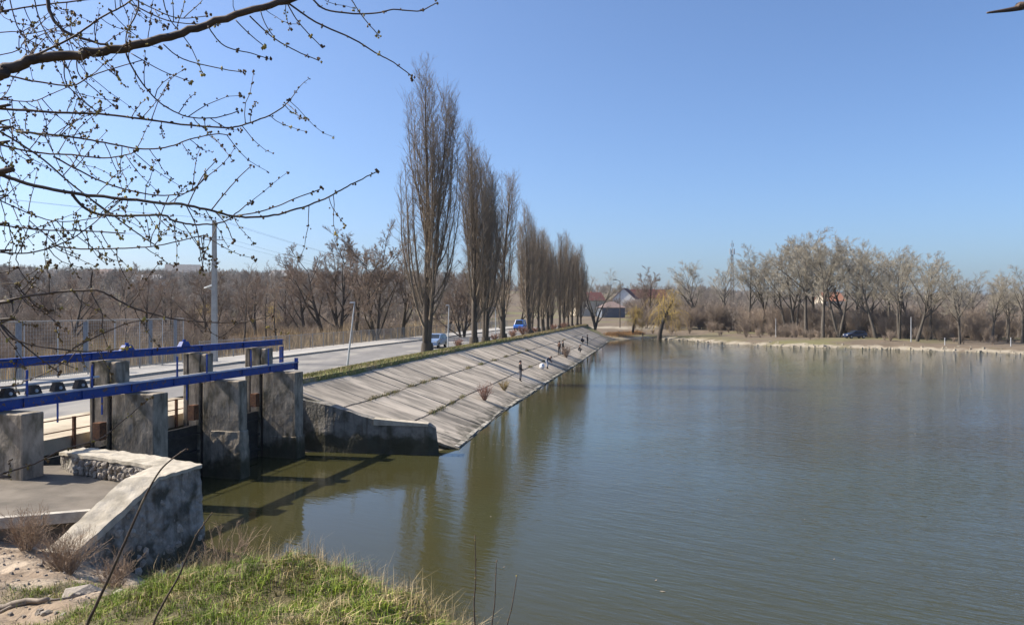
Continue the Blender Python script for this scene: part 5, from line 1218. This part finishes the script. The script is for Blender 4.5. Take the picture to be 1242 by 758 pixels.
    for s_ in (-1, 1): MB().box(hd+Vector((s_*.105, 0, 0))*k, (.02*k, .035*k, .06*k)).build('ear', M['skin'], o); MB().box(hd+Vector((s_*.035, -.1, .03))*k, (.022*k, .012*k, .01*k)).build('eye', M['cloth_black'], o)
    return o
tow = -math.pi/2*-1     # facing the water (+X): model faces -Y
face_w = math.pi/2
person(on_slope(631, 462.5)+Vector((0, 0, .02)), face_w+.3, 'person in black jacket and dark trousers standing on the slabs, nearest of the anglers', M['cloth_black'], M['cloth_grey'], 'stand', 1.78, True)
person(on_slope(664, 448)+Vector((0, 0, .02)), face_w-.4, 'person in dark jacket bending down beside a pale bag near the water', M['cloth_navy'], M['cloth_light'], 'bend', 1.7)
person(on_slope(678.5, 430.5)+Vector((0, 0, .02)), face_w+.9, 'left person of the standing pair on the slope, brown jacket, beside the brown shrub', M['cloth_brown'], M['cloth_black'], 'stand', 1.68, True)
person(on_slope(682.8, 431)+Vector((0, 0, .02)), face_w+.2, 'right and taller person of the standing pair on the slope beside the brown shrub', M['cloth_black'], M['cloth_brown'], 'stand', 1.85)
person(on_slope(712.5, 419.5)+Vector((0, 0, .02)), face_w, 'farthest standing person in dark clothes near the far end of the slope', M['cloth_black'], M['cloth_black'], 'stand', 1.8)
person(on_slope(706, 416.5)+Vector((0, 0, .02)), face_w+.2, 'crouching person in dark clothes left of the farthest standing person', M['cloth_navy'], M['cloth_black'], 'crouch', 1.75)
person(on_slope(702.5, 427.5)+Vector((0, 0, .02)), face_w, 'crouching person in dark clothes close to the water below the farthest standing person', M['cloth_black'], M['cloth_grey'], 'crouch', 1.75)
bp_ = on_slope(657, 447)+Vector((0, 0, .02))
bgm = bmesh.new(); bmesh.ops.create_icosphere(bgm, subdivisions=2, radius=.28)
for v in bgm.verts: v.co.z = v.co.z*1.1+.25; v.co *= 1+.18*mnoise.noise(v.co*5)
me = bpy.data.meshes.new('carrier_bag'); bgm.to_mesh(me); bgm.free(); bo = empty('carrier_bag', bp_, 'pale carrier bag on the slabs left of the bending person', 'bag'); mobj('sack', me, M['bag'], bo)
for s_ in (-1, 1): MB().tube([(s_*.08, -.06, .5), (s_*.06, 0, .66), (s_*.08, .06, .5)], .012, 5).build('handle', M['bag'], bo)
# post in the shallows at the far shore
q = PZ(779.5, 411.5, 0); o = empty('mooring_post', (q.x, q.y, -.5), 'short dark wooden post standing in the shallows at the far shore', 'post')
MB().tube([(0, 0, -.4), (.02, 0, .8), (.0, 0, 1.5)], [.12, .11, .10], 8).build('shaft', M['wood'], o); MB().tube([(0, 0, 1.35), (0, 0, 1.95)], [.19, .16], 8).build('head', M['steel'], o)
# white posts along the far bank
G4 = 'thin pale posts along the far bank'
for px, Y, h, lb in [(941,165,4.0,'thin pale post left of the tall clump on the far bank'),(1105,140,4.5,'thin blue-grey post in front of the leaning tree at the right of the clump'),(1146,132,1.3,'short white post left of the small lone tree'),(1226,127,1.5,'short white post near the right edge')]:
    q = px_tree(px, Y); o = tag(MB().tube([(0, 0, 0), (0, 0, h*.98), (0, 0, h)], [.08, .06, .03], 8).build('marker_post', M['galv']), lb, 'post', G4); o.location = q
# small rocks along the far shore
mb = MB()
for k in range(260):
    i = rng.randrange(2, len(far_shore)); P_ = far_shore[i-1].lerp(far_shore[i], rng.random()); v_ = Vector((P_.x, P_.y, 0)).normalized(); P_ = P_+v_*rng.uniform(-.3, 4)*rng.random()
    s_ = rng.uniform(.12, .5)*(1 if rng.random() < .3 else .5); c = Vector((P_.x, P_.y, hgt(P_.x, P_.y)+.02)); a = rng.uniform(0, 6); m_ = Matrix.Rotation(a, 3, 'Z')
    o_ = [(-1,-.6,-.5),(1,-.7,-.5),(.9,.6,-.5),(-.8,.7,-.5),(-.6,-.4,.5),(.6,-.3,.6),(.5,.4,.45),(-.5,.3,.4)]
    mb.hexa([c+m_@(Vector(q)*s_) for q in o_[:4]], [c+m_@(Vector(q)*s_) for q in o_[4:]])
tag(mb.build('shore_rocks', M['sand']), 'pale stones strewn along the sandy far shore', 'stones', None, 'stuff')
# clods, pebbles and litter of the bare slope
mb = MB()
for k in range(700):
    x_ = rng.uniform(-12.5, -5.5); y_ = rng.uniform(10.5, 17.2)
    if float(turf(np.array([x_]), np.array([y_]))[0]) > .5 and rng.random() < .8: continue
    s_ = rng.uniform(.012, .045)*(2.2 if rng.random() < .06 else 1); c = Vector((x_, y_, bz(x_, y_)+s_*.2)); m_ = Matrix.Rotation(rng.uniform(0, 6), 3, 'Z')
    o_ = [(-1,-.6,-.5),(1,-.7,-.5),(.9,.6,-.5),(-.8,.7,-.5),(-.6,-.4,.5),(.6,-.3,.6),(.5,.4,.45),(-.5,.3,.4)]
    mb.hexa([c+m_@(Vector(q)*s_) for q in o_[:4]], [c+m_@(Vector(q)*s_) for q in o_[4:]])
tag(mb.build('pebbles', M['stone']), 'small stones and clods scattered on the bare dirt slope', 'stones', None, 'stuff')
mb = MB()
for k in range(260):
    x_ = rng.uniform(-12, -4.5); y_ = rng.uniform(10.2, 17.0); a_ = rng.uniform(0, 6); l_ = rng.uniform(.08, .4); pts_ = []
    for t_ in (0, .5, 1):
        qx, qy = x_+math.cos(a_)*l_*t_+rng.gauss(0, .01), y_+math.sin(a_)*l_*t_+rng.gauss(0, .01); pts_.append((qx, qy, bz(qx, qy)+.012+rng.uniform(0, .03)))
    mb.tube(pts_, [.005, .004, .002], 4)
tag(mb.build('fallen_twigs', M['deadwood']), 'thin fallen twigs scattered on the bare dirt slope', 'twigs', None, 'stuff')
# rocks and log in the near dirt
for (x_, y_, s, lb) in [(-7.2,13.3,.5,'largest whitish rock at the edge of the grass, lower left'),(-6.5,13.0,.34,'flat whitish rock right of the largest rock, lower left'),(-7.5,12.6,.17,'small pale rock in front of the largest whitish rock'),(-6.2,12.9,.18,'small pale rock nearest the wing wall shade'),(-7.0,11.8,.14,'small pale rock low in the grass')]:
    ob = bpy.data.objects.new('rock', rng.choice(stone_meshes)); col.objects.link(ob); ob.location = (x_, y_, bz(x_, y_)+s*.1); ob.scale = (s*1.7, s, s*.8); ob.rotation_euler = (0, .2, rng.uniform(0, 3)); tag(ob, lb, 'rock')
for k, (a, b, r_, lb) in enumerate([((-8.9,12.6),(-7.3,12.35),.07,'thick grey dead branch lying on the dirt at the lower left'),((-8.6,12.1),(-7.1,12.6),.035,'thinner grey dead branch crossing the thick one at the lower left'),((-9.2,12.9),(-7.9,12.0),.03,'thin crooked dead stick at the left edge of the dirt')]):
    pts = [Vector((a[0]+(b[0]-a[0])*t, a[1]+(b[1]-a[1])*t, 0)) for t in np.linspace(0, 1, 9)]
    for q in pts: q.x += rng.gauss(0, .03); q.y += rng.gauss(0, .03); q.z = bz(q.x, q.y)+r_*.8
    tag(MB().tube(pts, [r_*(1-.06*i) for i in range(9)], 7).build('dead_branch', M['deadwood'], None, True), lb, 'branch')

# leaves, seeds and bits of scum floating on the pond
mb = MB()
for k in range(300):
    if k < 260: y_ = rng.uniform(36, 120); x_ = wline(y_)+abs(rng.gauss(0, 1.6))+.25
    else: x_ = rng.uniform(-6, 26); y_ = rng.uniform(16, 60)
    if y_ < 37 and x_ < -3: x_ += 4
    s_ = rng.uniform(.015, .05); a_ = rng.uniform(0, 6); c = Vector((x_, y_, .004)); m_ = Matrix.Rotation(a_, 3, 'Z')
    q = [c+m_@Vector(v_)*s_ for v_ in ((-1.4, 0, 0), (0, -.6, .02), (1.5, 0, 0), (0, .6, .02))]; mb.add(q+[p_+Vector((0, 0, .006)) for p_ in q], [(3,2,1,0), (4,5,6,7), (0,1,5,4), (1,2,6,5), (2,3,7,6), (3,0,4,7)])
tag(mb.build('floating_leaves', M['deadwood']), 'dead leaves and bits floating on the pond', 'leaves', None, 'stuff')

# ---------------------------------------------------------------- foreground branches
def smooth(pts, k=5):
    P = [Vector(p) for p in pts]; out = []
    for i in range(len(P)-1):
        p0 = P[max(i-1, 0)]; p1 = P[i]; p2 = P[i+1]; p3 = P[min(i+2, len(P)-1)]
        for j in range(k):
            t = j/k; out.append(.5*((2*p1)+(-p0+p2)*t+(2*p0-5*p1+4*p2-p3)*t*t+(-p0+3*p1-3*p2+p3)*t*t*t))
    out.append(P[-1]); return out
NT = empty('budding_tree', (-4.6, 3.6, bz(-4.6, 3.6)), 'dark budding tree whose drooping branches hang in from the left edge', 'tree')
NL = Vector(NT.location)
budV, budF = [], []
octa = [(1,0,0),(-1,0,0),(0,1,0),(0,-1,0),(0,0,1.5),(0,0,-1)]; octf = [(0,2,4),(2,1,4),(1,3,4),(3,0,4),(2,0,5),(1,2,5),(3,1,5),(0,3,5)]
def bud(p, size, rg):
    for _ in range(rg.choice((2, 3, 4))):
        c = p+Vector((rg.gauss(0, 1), rg.gauss(0, 1), rg.gauss(0, 1)))*size*.65; m = Matrix.Rotation(rg.uniform(0, 6), 3, 'X') @ Matrix.Rotation(rg.uniform(0, 6), 3, 'Z'); s = size*rg.uniform(.45, .85); o_ = len(budV)
        budV.extend([tuple(c+m@(Vector(v)*s)) for v in octa]); budF.extend([tuple(i+o_ for i in f) for f in octf])
def nbranch(pl, Y, w0, w1, from_trunk=None, buds=True, dy=0.0, twigs=0.0, rg=random.Random(5)):
    n_ = len(pl); P = [PD(x_, y_, Y+dy*i/max(1, n_-1)) for i, (x_, y_) in enumerate(pl)]
    W0, W1 = w0*Y/F/2*(.82 if w0 < 10 else 1), w1*Y/F/2*.85
    if from_trunk is not None: P = [Vector((-4.55, 3.65, from_trunk)), P[0].lerp(Vector((-4.55, 3.65, from_trunk)), .45)+Vector((0, 0, -.08))]+P
    S_ = smooth(P, 5); m = len(S_)
    for i in range(1, m-1): S_[i] = S_[i]+Vector((rg.gauss(0, 1), rg.gauss(0, 1), rg.gauss(0, 1)))*W0*.12
    Rr = [W0*1.0+(W1-W0)*(i/(m-1))**.8 for i in range(m)]
    rel(NT, MB().tube(S_, Rr, 9 if w0 > 8 else 6)).build('branch', M['bark_near'], NT, True)
    if buds:
        acc = 0; step = 22*Y/F
        for i in range(1, m):
            acc += (S_[i]-S_[i-1]).length
            if acc > step and W1 < 3*Y/F:
                acc = 0; bud(S_[i], 2.2*Y/F*rg.uniform(.8, 1.3), rg)
        bud(S_[-1], 3.0*Y/F, rg)
    if twigs:
        for i in range(3, m-1):
            if rg.random() < twigs*.72:
                side = Vector((rg.uniform(-.2, 1), rg.uniform(-.5, .5), rg.choice((-1, -1, 1))*rg.uniform(.5, 1.1))).normalized(); ln = rg.uniform(22, 75)*Y/F
                q = [S_[i]]; d = side
                for _ in range(5):
                    d = (d+Vector((rg.gauss(.08, .15), rg.gauss(0, .12), rg.gauss(.04, .15)))).normalized(); q.append(q[-1]+d*ln/5)
                rel(NT, MB().tube(q, [.62*Y/F*(1-.1*j) for j in range(6)], 4)).build('twig', M['bark_near'], NT, True)
                for j in (2, 3, 4, 5): bud(q[j], 2.0*Y/F*rg.uniform(.7, 1.2), rg)
                if rg.random() < .4: bud(q[-1]+d*.01, 2.8*Y/F, rg)
B = nbranch
B([(-25,96),(0,86),(30,77),(54,70),(109,65),(152,58),(196,47),(239,33),(298,14),(347,0),(400,-16)], 3.0, 17, 9, 7.6, False, .3, .35)
B([(-10,15),(0,14),(54,6),(122,-2),(170,-8)], 3.4, 3, 2, 8.3, True, 0, .5)
B([(56,-15),(58,0),(63,22),(80,39),(104,48),(130,55)], 3.1, 7, 3, None, True, 0, .4)
B([(43,67),(87,46),(122,22),(152,6),(175,-12)], 3.0, 3.5, 2, None, True, 0, .4)
B([(-8,131),(0,132),(60,136),(110,138),(160,143),(220,151),(274,155),(298,151),(327,140),(343,130),(352,121)], 3.3, 5, 1.6, 7.5, True, .2, .5)
B([(-8,209),(0,212),(33,223),(87,234),(135,240),(185,245),(228,249),(261,257),(286,263),(318,263),(352,256),(388,244),(413,231),(434,220),(458,208)], 2.9, 8, 1.6, 7.2, True, .2, .32)
B([(284,262),(310,258),(337,250),(360,240),(388,230)], 3.05, 2, 1.4, None)
B([(87,236),(102,252),(122,260),(152,262),(196,261),(209,267),(230,272),(256,272),(274,268),(286,259),(304,245)], 2.95, 5, 1.4, None, True, .1, .35)
B([(-8,174),(0,176),(43,185),(87,188),(126,192),(157,187),(165,183)], 3.5, 4, 1.5, 7.4, True, 0, .5)
B([(22,160),(65,164),(104,169),(141,176),(174,181),(206,178),(230,169),(261,163),(277,164)], 3.4, 3.2, 1.4, None, True, 0, .5)
B([(-6,155),(0,160),(22,173),(54,195),(91,227),(130,256),(165,282),(191,299)], 3.2, 4, 1.6, 7.6, True, 0, .35)
B([(65,190),(98,208),(130,223),(174,235),(206,237),(233,231),(250,213)], 3.4, 3, 1.3, None, True, 0, .4)
B([(-8,272),(0,273),(50,279),(98,280),(152,283)], 3.6, 3.5, 1.4, 7.2, True, 0, .5)
B([(-8,304),(0,306),(33,307),(65,299),(93,286),(122,264),(150,240)], 3.3, 3, 1.3, 7.1, True, 0, .4)
B([(65,298),(98,302),(152,301),(191,298),(235,288),(250,285)], 3.35, 2.4, 1.3, None, True, 0, .4)
B([(-8,238),(0,243),(43,262),(76,269),(122,263),(150,250)], 3.7, 2.6, 1.2, 7.3, True, 0, .5)
B([(153,65),(161,83),(180,111),(200,129),(228,142),(261,143),(290,135)], 3.1, 3, 1.3, None, True, 0, .35)
B([(347,2),(383,27),(429,48),(455,64),(477,76),(500,93)], 3.3, 3, 1.4, None)
B([(372,-12),(380,0),(395,12),(429,17),(458,16),(477,12),(506,14),(520,9),(531,3)], 3.3, 3, 1.4, None)
B([(303,20),(330,45),(359,62),(387,74)], 3.25, 2.4, 1.3, None)
B([(348,4),(359,23),(373,40),(390,57)], 3.3, 2.2, 1.2, None)
B([(252,32),(265,50),(279,59),(305,65),(326,72)], 3.2, 2.2, 1.2, None)
B([(286,25),(303,42),(321,57)], 3.2, 2, 1.2, None)
B([(316,14),(322,30),(333,46)], 3.2, 1.8, 1.2, None)
B([(424,-8),(427,1),(441,22),(460,44)], 3.5, 2, 1.2, None)
B([(11,92),(43,99),(87,104),(109,93),(135,84),(174,73)], 3.15, 3, 1.3, None, True, 0, .3)
B([(-6,121),(0,121),(39,123),(65,113),(87,104)], 3.4, 2.4, 1.2, 7.6, True, 0, .3)
B([(93,72),(96,91),(120,113),(143,133)], 3.2, 2, 1.2, None)
B([(78,74),(80,100),(102,124),(120,137)], 3.3, 2, 1.2, None)
B([(167,-10),(167,13),(154,39),(153,56)], 3.1, 2.6, 1.6, None)
B([(157,4),(189,20),(217,28),(262,30)], 3.5, 2.2, 1.2, None, True, 0, .3)
B([(198,54),(222,72),(270,84),(296,88)], 3.3, 2, 1.2, None)
B([(159,65),(196,86),(230,99)], 3.4, 1.8, 1.0, None)
B([(10,-8),(25,40),(60,60),(98,72)], 3.8, 2, 1.2, None, True, 0, .6)
B([(40,-8),(50,30),(72,62),(85,90),(98,128)], 3.9, 2, 1.2, None, True, 0, .5)
B([(-5,40),(30,42),(60,36),(95,28)], 4.0, 2, 1.2, 8.0, True, 0, .6)
B([(-5,68),(30,52),(65,38),(98,44)], 3.9, 2, 1.2, 7.9, True, 0, .6)
B([(150,-8),(180,8),(215,22),(250,20)], 3.8, 2, 1.2, None, True, 0, .6)
B([(196,-8),(205,22),(230,55),(245,88)], 3.9, 2, 1.2, None, True, 0, .4)
B([(-6,148),(0,150),(33,161),(70,166),(110,160)], 3.9, 2, 1.2, 7.5, True, 0, .5)
B([(225,248),(238,275),(243,305),(247,330)], 3.2, 2, 1.2, None)
B([(205,237),(195,262),(192,290)], 3.3, 1.8, 1.1, None)
B([(260,256),(274,272),(281,288),(284,293)], 3.1, 1.8, 1.1, None)
B([(228,249),(236,232),(247,212),(262,195)], 3.1, 2, 1.2, None); B([(257,254),(275,232),(290,215),(306,200)], 3.1, 2, 1.2, None)
B([(-8,368),(0,366),(48,357),(111,352),(130,357),(157,371),(193,383),(229,389),(261,391),(300,390),(330,382)], 3.0, 5, 1.6, 6.8, True, .1, .25)
B([(-8,388),(0,393),(15,410),(48,420),(97,426),(126,425),(160,421)], 3.0, 4.5, 1.5, 6.7, True, 0, .3)
B([(-6,388),(0,392),(24,415),(48,434),(72,452)], 3.2, 4, 1.5, 6.7, True, 0, .3)
B([(112,330),(111,354),(124,381),(124,400),(132,423)], 3.3, 2.4, 1.2, None)
B([(88,423),(113,410),(137,399),(155,392),(175,388)], 3.2, 2, 1.2, None)
B([(-5,470),(30,462),(60,450),(76,440)], 3.4, 2.4, 1.3, 6.4, True, 0, .3)
B([(-5,332),(20,310),(33,280),(36,262)], 3.6, 2, 1.2, 7.0, True, 0, .4)
B([(-5,345),(20,350),(45,372),(70,392)], 3.7, 2, 1.2, 6.9, True, 0, .5)
B([(-8,579),(0,575),(42,562),(74,546),(119,533),(140,518),(180,484)], 3.2, 4, 1.3, 6.2, True, 0, .12)
B([(-8,440),(20,446),(60,438),(90,446)], 3.3, 2, 1.2, 6.5, True, 0, .4)
mb = MB(); mb.v = budV; mb.f = budF; tag(rel(NT, mb).build('buds', M['bud'], NT), kind='stuff')
tz = NL.z
rel(NT, MB().tube(smooth([(-4.6, 3.6, tz-.3), (-4.62, 3.62, tz+.6), (-4.58, 3.66, 6.4), (-4.55, 3.65, 7.6), (-4.5, 3.7, 9.5)], 6), [.19-.004*i for i in range(25)], 12)).build('trunk', M['bark_near'], NT, True)
# saplings
def sapling(pl, Y, w0, w1, label):
    P = [PD(a, b, Y) for a, b in pl]; g0 = P[0].copy(); g0.z = bz(g0.x, g0.y)-.03; g0.x -= (P[1].x-P[0].x)*.3
    o = empty('sapling', g0, label, 'sapling'); pts = ([g0] if g0.z < P[0].z-.02 else [])+P; S_ = smooth(pts, 5); m = len(S_)
    rel(o, MB().tube(S_, [(w0+(w1-w0)*i/(m-1))*Y/F/2 for i in range(m)], 6)).build('stem', M['bark_near'], o, True)
    mb = MB(); rg = random.Random(int(pl[0][0]))
    for i in range(3, m, 2):
        c = S_[i]+Vector((rg.gauss(0, 1), 0, rg.gauss(0, 1)))*.004; s = 1.7*Y/F; mb.add([tuple(c+Vector(v)*s*.6) for v in octa], octf)
    tag(rel(o, mb).build('buds', M['bud'], o), kind='stuff')
sapling([(104,765),(116,735),(129,707),(148,665),(164,629),(177,600),(193,572),(208,557),(226,544)], 6.2, 5, 1.6, 'long thin dark sapling crossing in front of the stone wing wall')
sapling([(186,758),(200,728),(216,700),(228,672),(238,649),(247,636),(256,623)], 6.4, 3.5, 1.4, 'shorter thin sapling right of the long one, at the corner of the wing wall')
sapling([(576,762),(575,730),(577,700),(576,648)], 6.3, 2.4, 1.0, 'tallest of three thin upright stems at the right foot of the grassy mound')
sapling([(596,765),(600,730),(602,680)], 6.0, 2, .9, 'middle of three thin upright stems at the right foot of the grassy mound')
sapling([(614,768),(621,735),(627,698)], 5.8, 1.8, .8, 'rightmost of three thin upright stems at the right foot of the grassy mound')
# branch tip entering at the upper right, with the tree it belongs to outside the frame
NT2 = empty('tree', (4.6, 3.4, bz(4.6, 3.4)), 'dark branch tip poking in at the upper right corner, its tree out of view', 'tree')
P = [Vector((4.6, 3.4, 8.3)), Vector((3.2, 3.3, 8.1))]+[PD(a, b, 3.2) for a, b in ((1260,6),(1242,9),(1226,12),(1212,14),(1197,16))]
rel(NT2, MB().tube(smooth(P, 4), [.020-.0006*i for i in range(9)]+[.0142-.0007*i for i in range(16)], 7)).build('branch', M['bark_near'], NT2, True)
rel(NT2, MB().tube([(4.6, 3.4, bz(4.6, 3.4)-.4), (4.65, 3.4, 5), (4.6, 3.4, 8.3), (4.5, 3.5, 10)], [.17, .15, .1, .04], 10)).build('trunk', M['bark_near'], NT2, True)

# ---------------------------------------------------------------- air
hz = bpy.data.materials.new('haze_air'); hz.use_nodes = True; t = hz.node_tree; t.nodes.remove(t.nodes['Principled BSDF'])
pv_ = t.nodes.new('ShaderNodeVolumePrincipled'); pv_.inputs['Density'].default_value = 0.00010; pv_.inputs['Color'].default_value = (0.80, 0.88, 1.0, 1); pv_.inputs['Anisotropy'].default_value = 0.3
t.links.new(pv_.outputs[0], t.nodes['Material Output'].inputs['Volume'])
h_ = MB().box((0, 1000, 33.5), (6400, 5600, 73)).build('haze', hz); h_['kind'] = 'stuff'
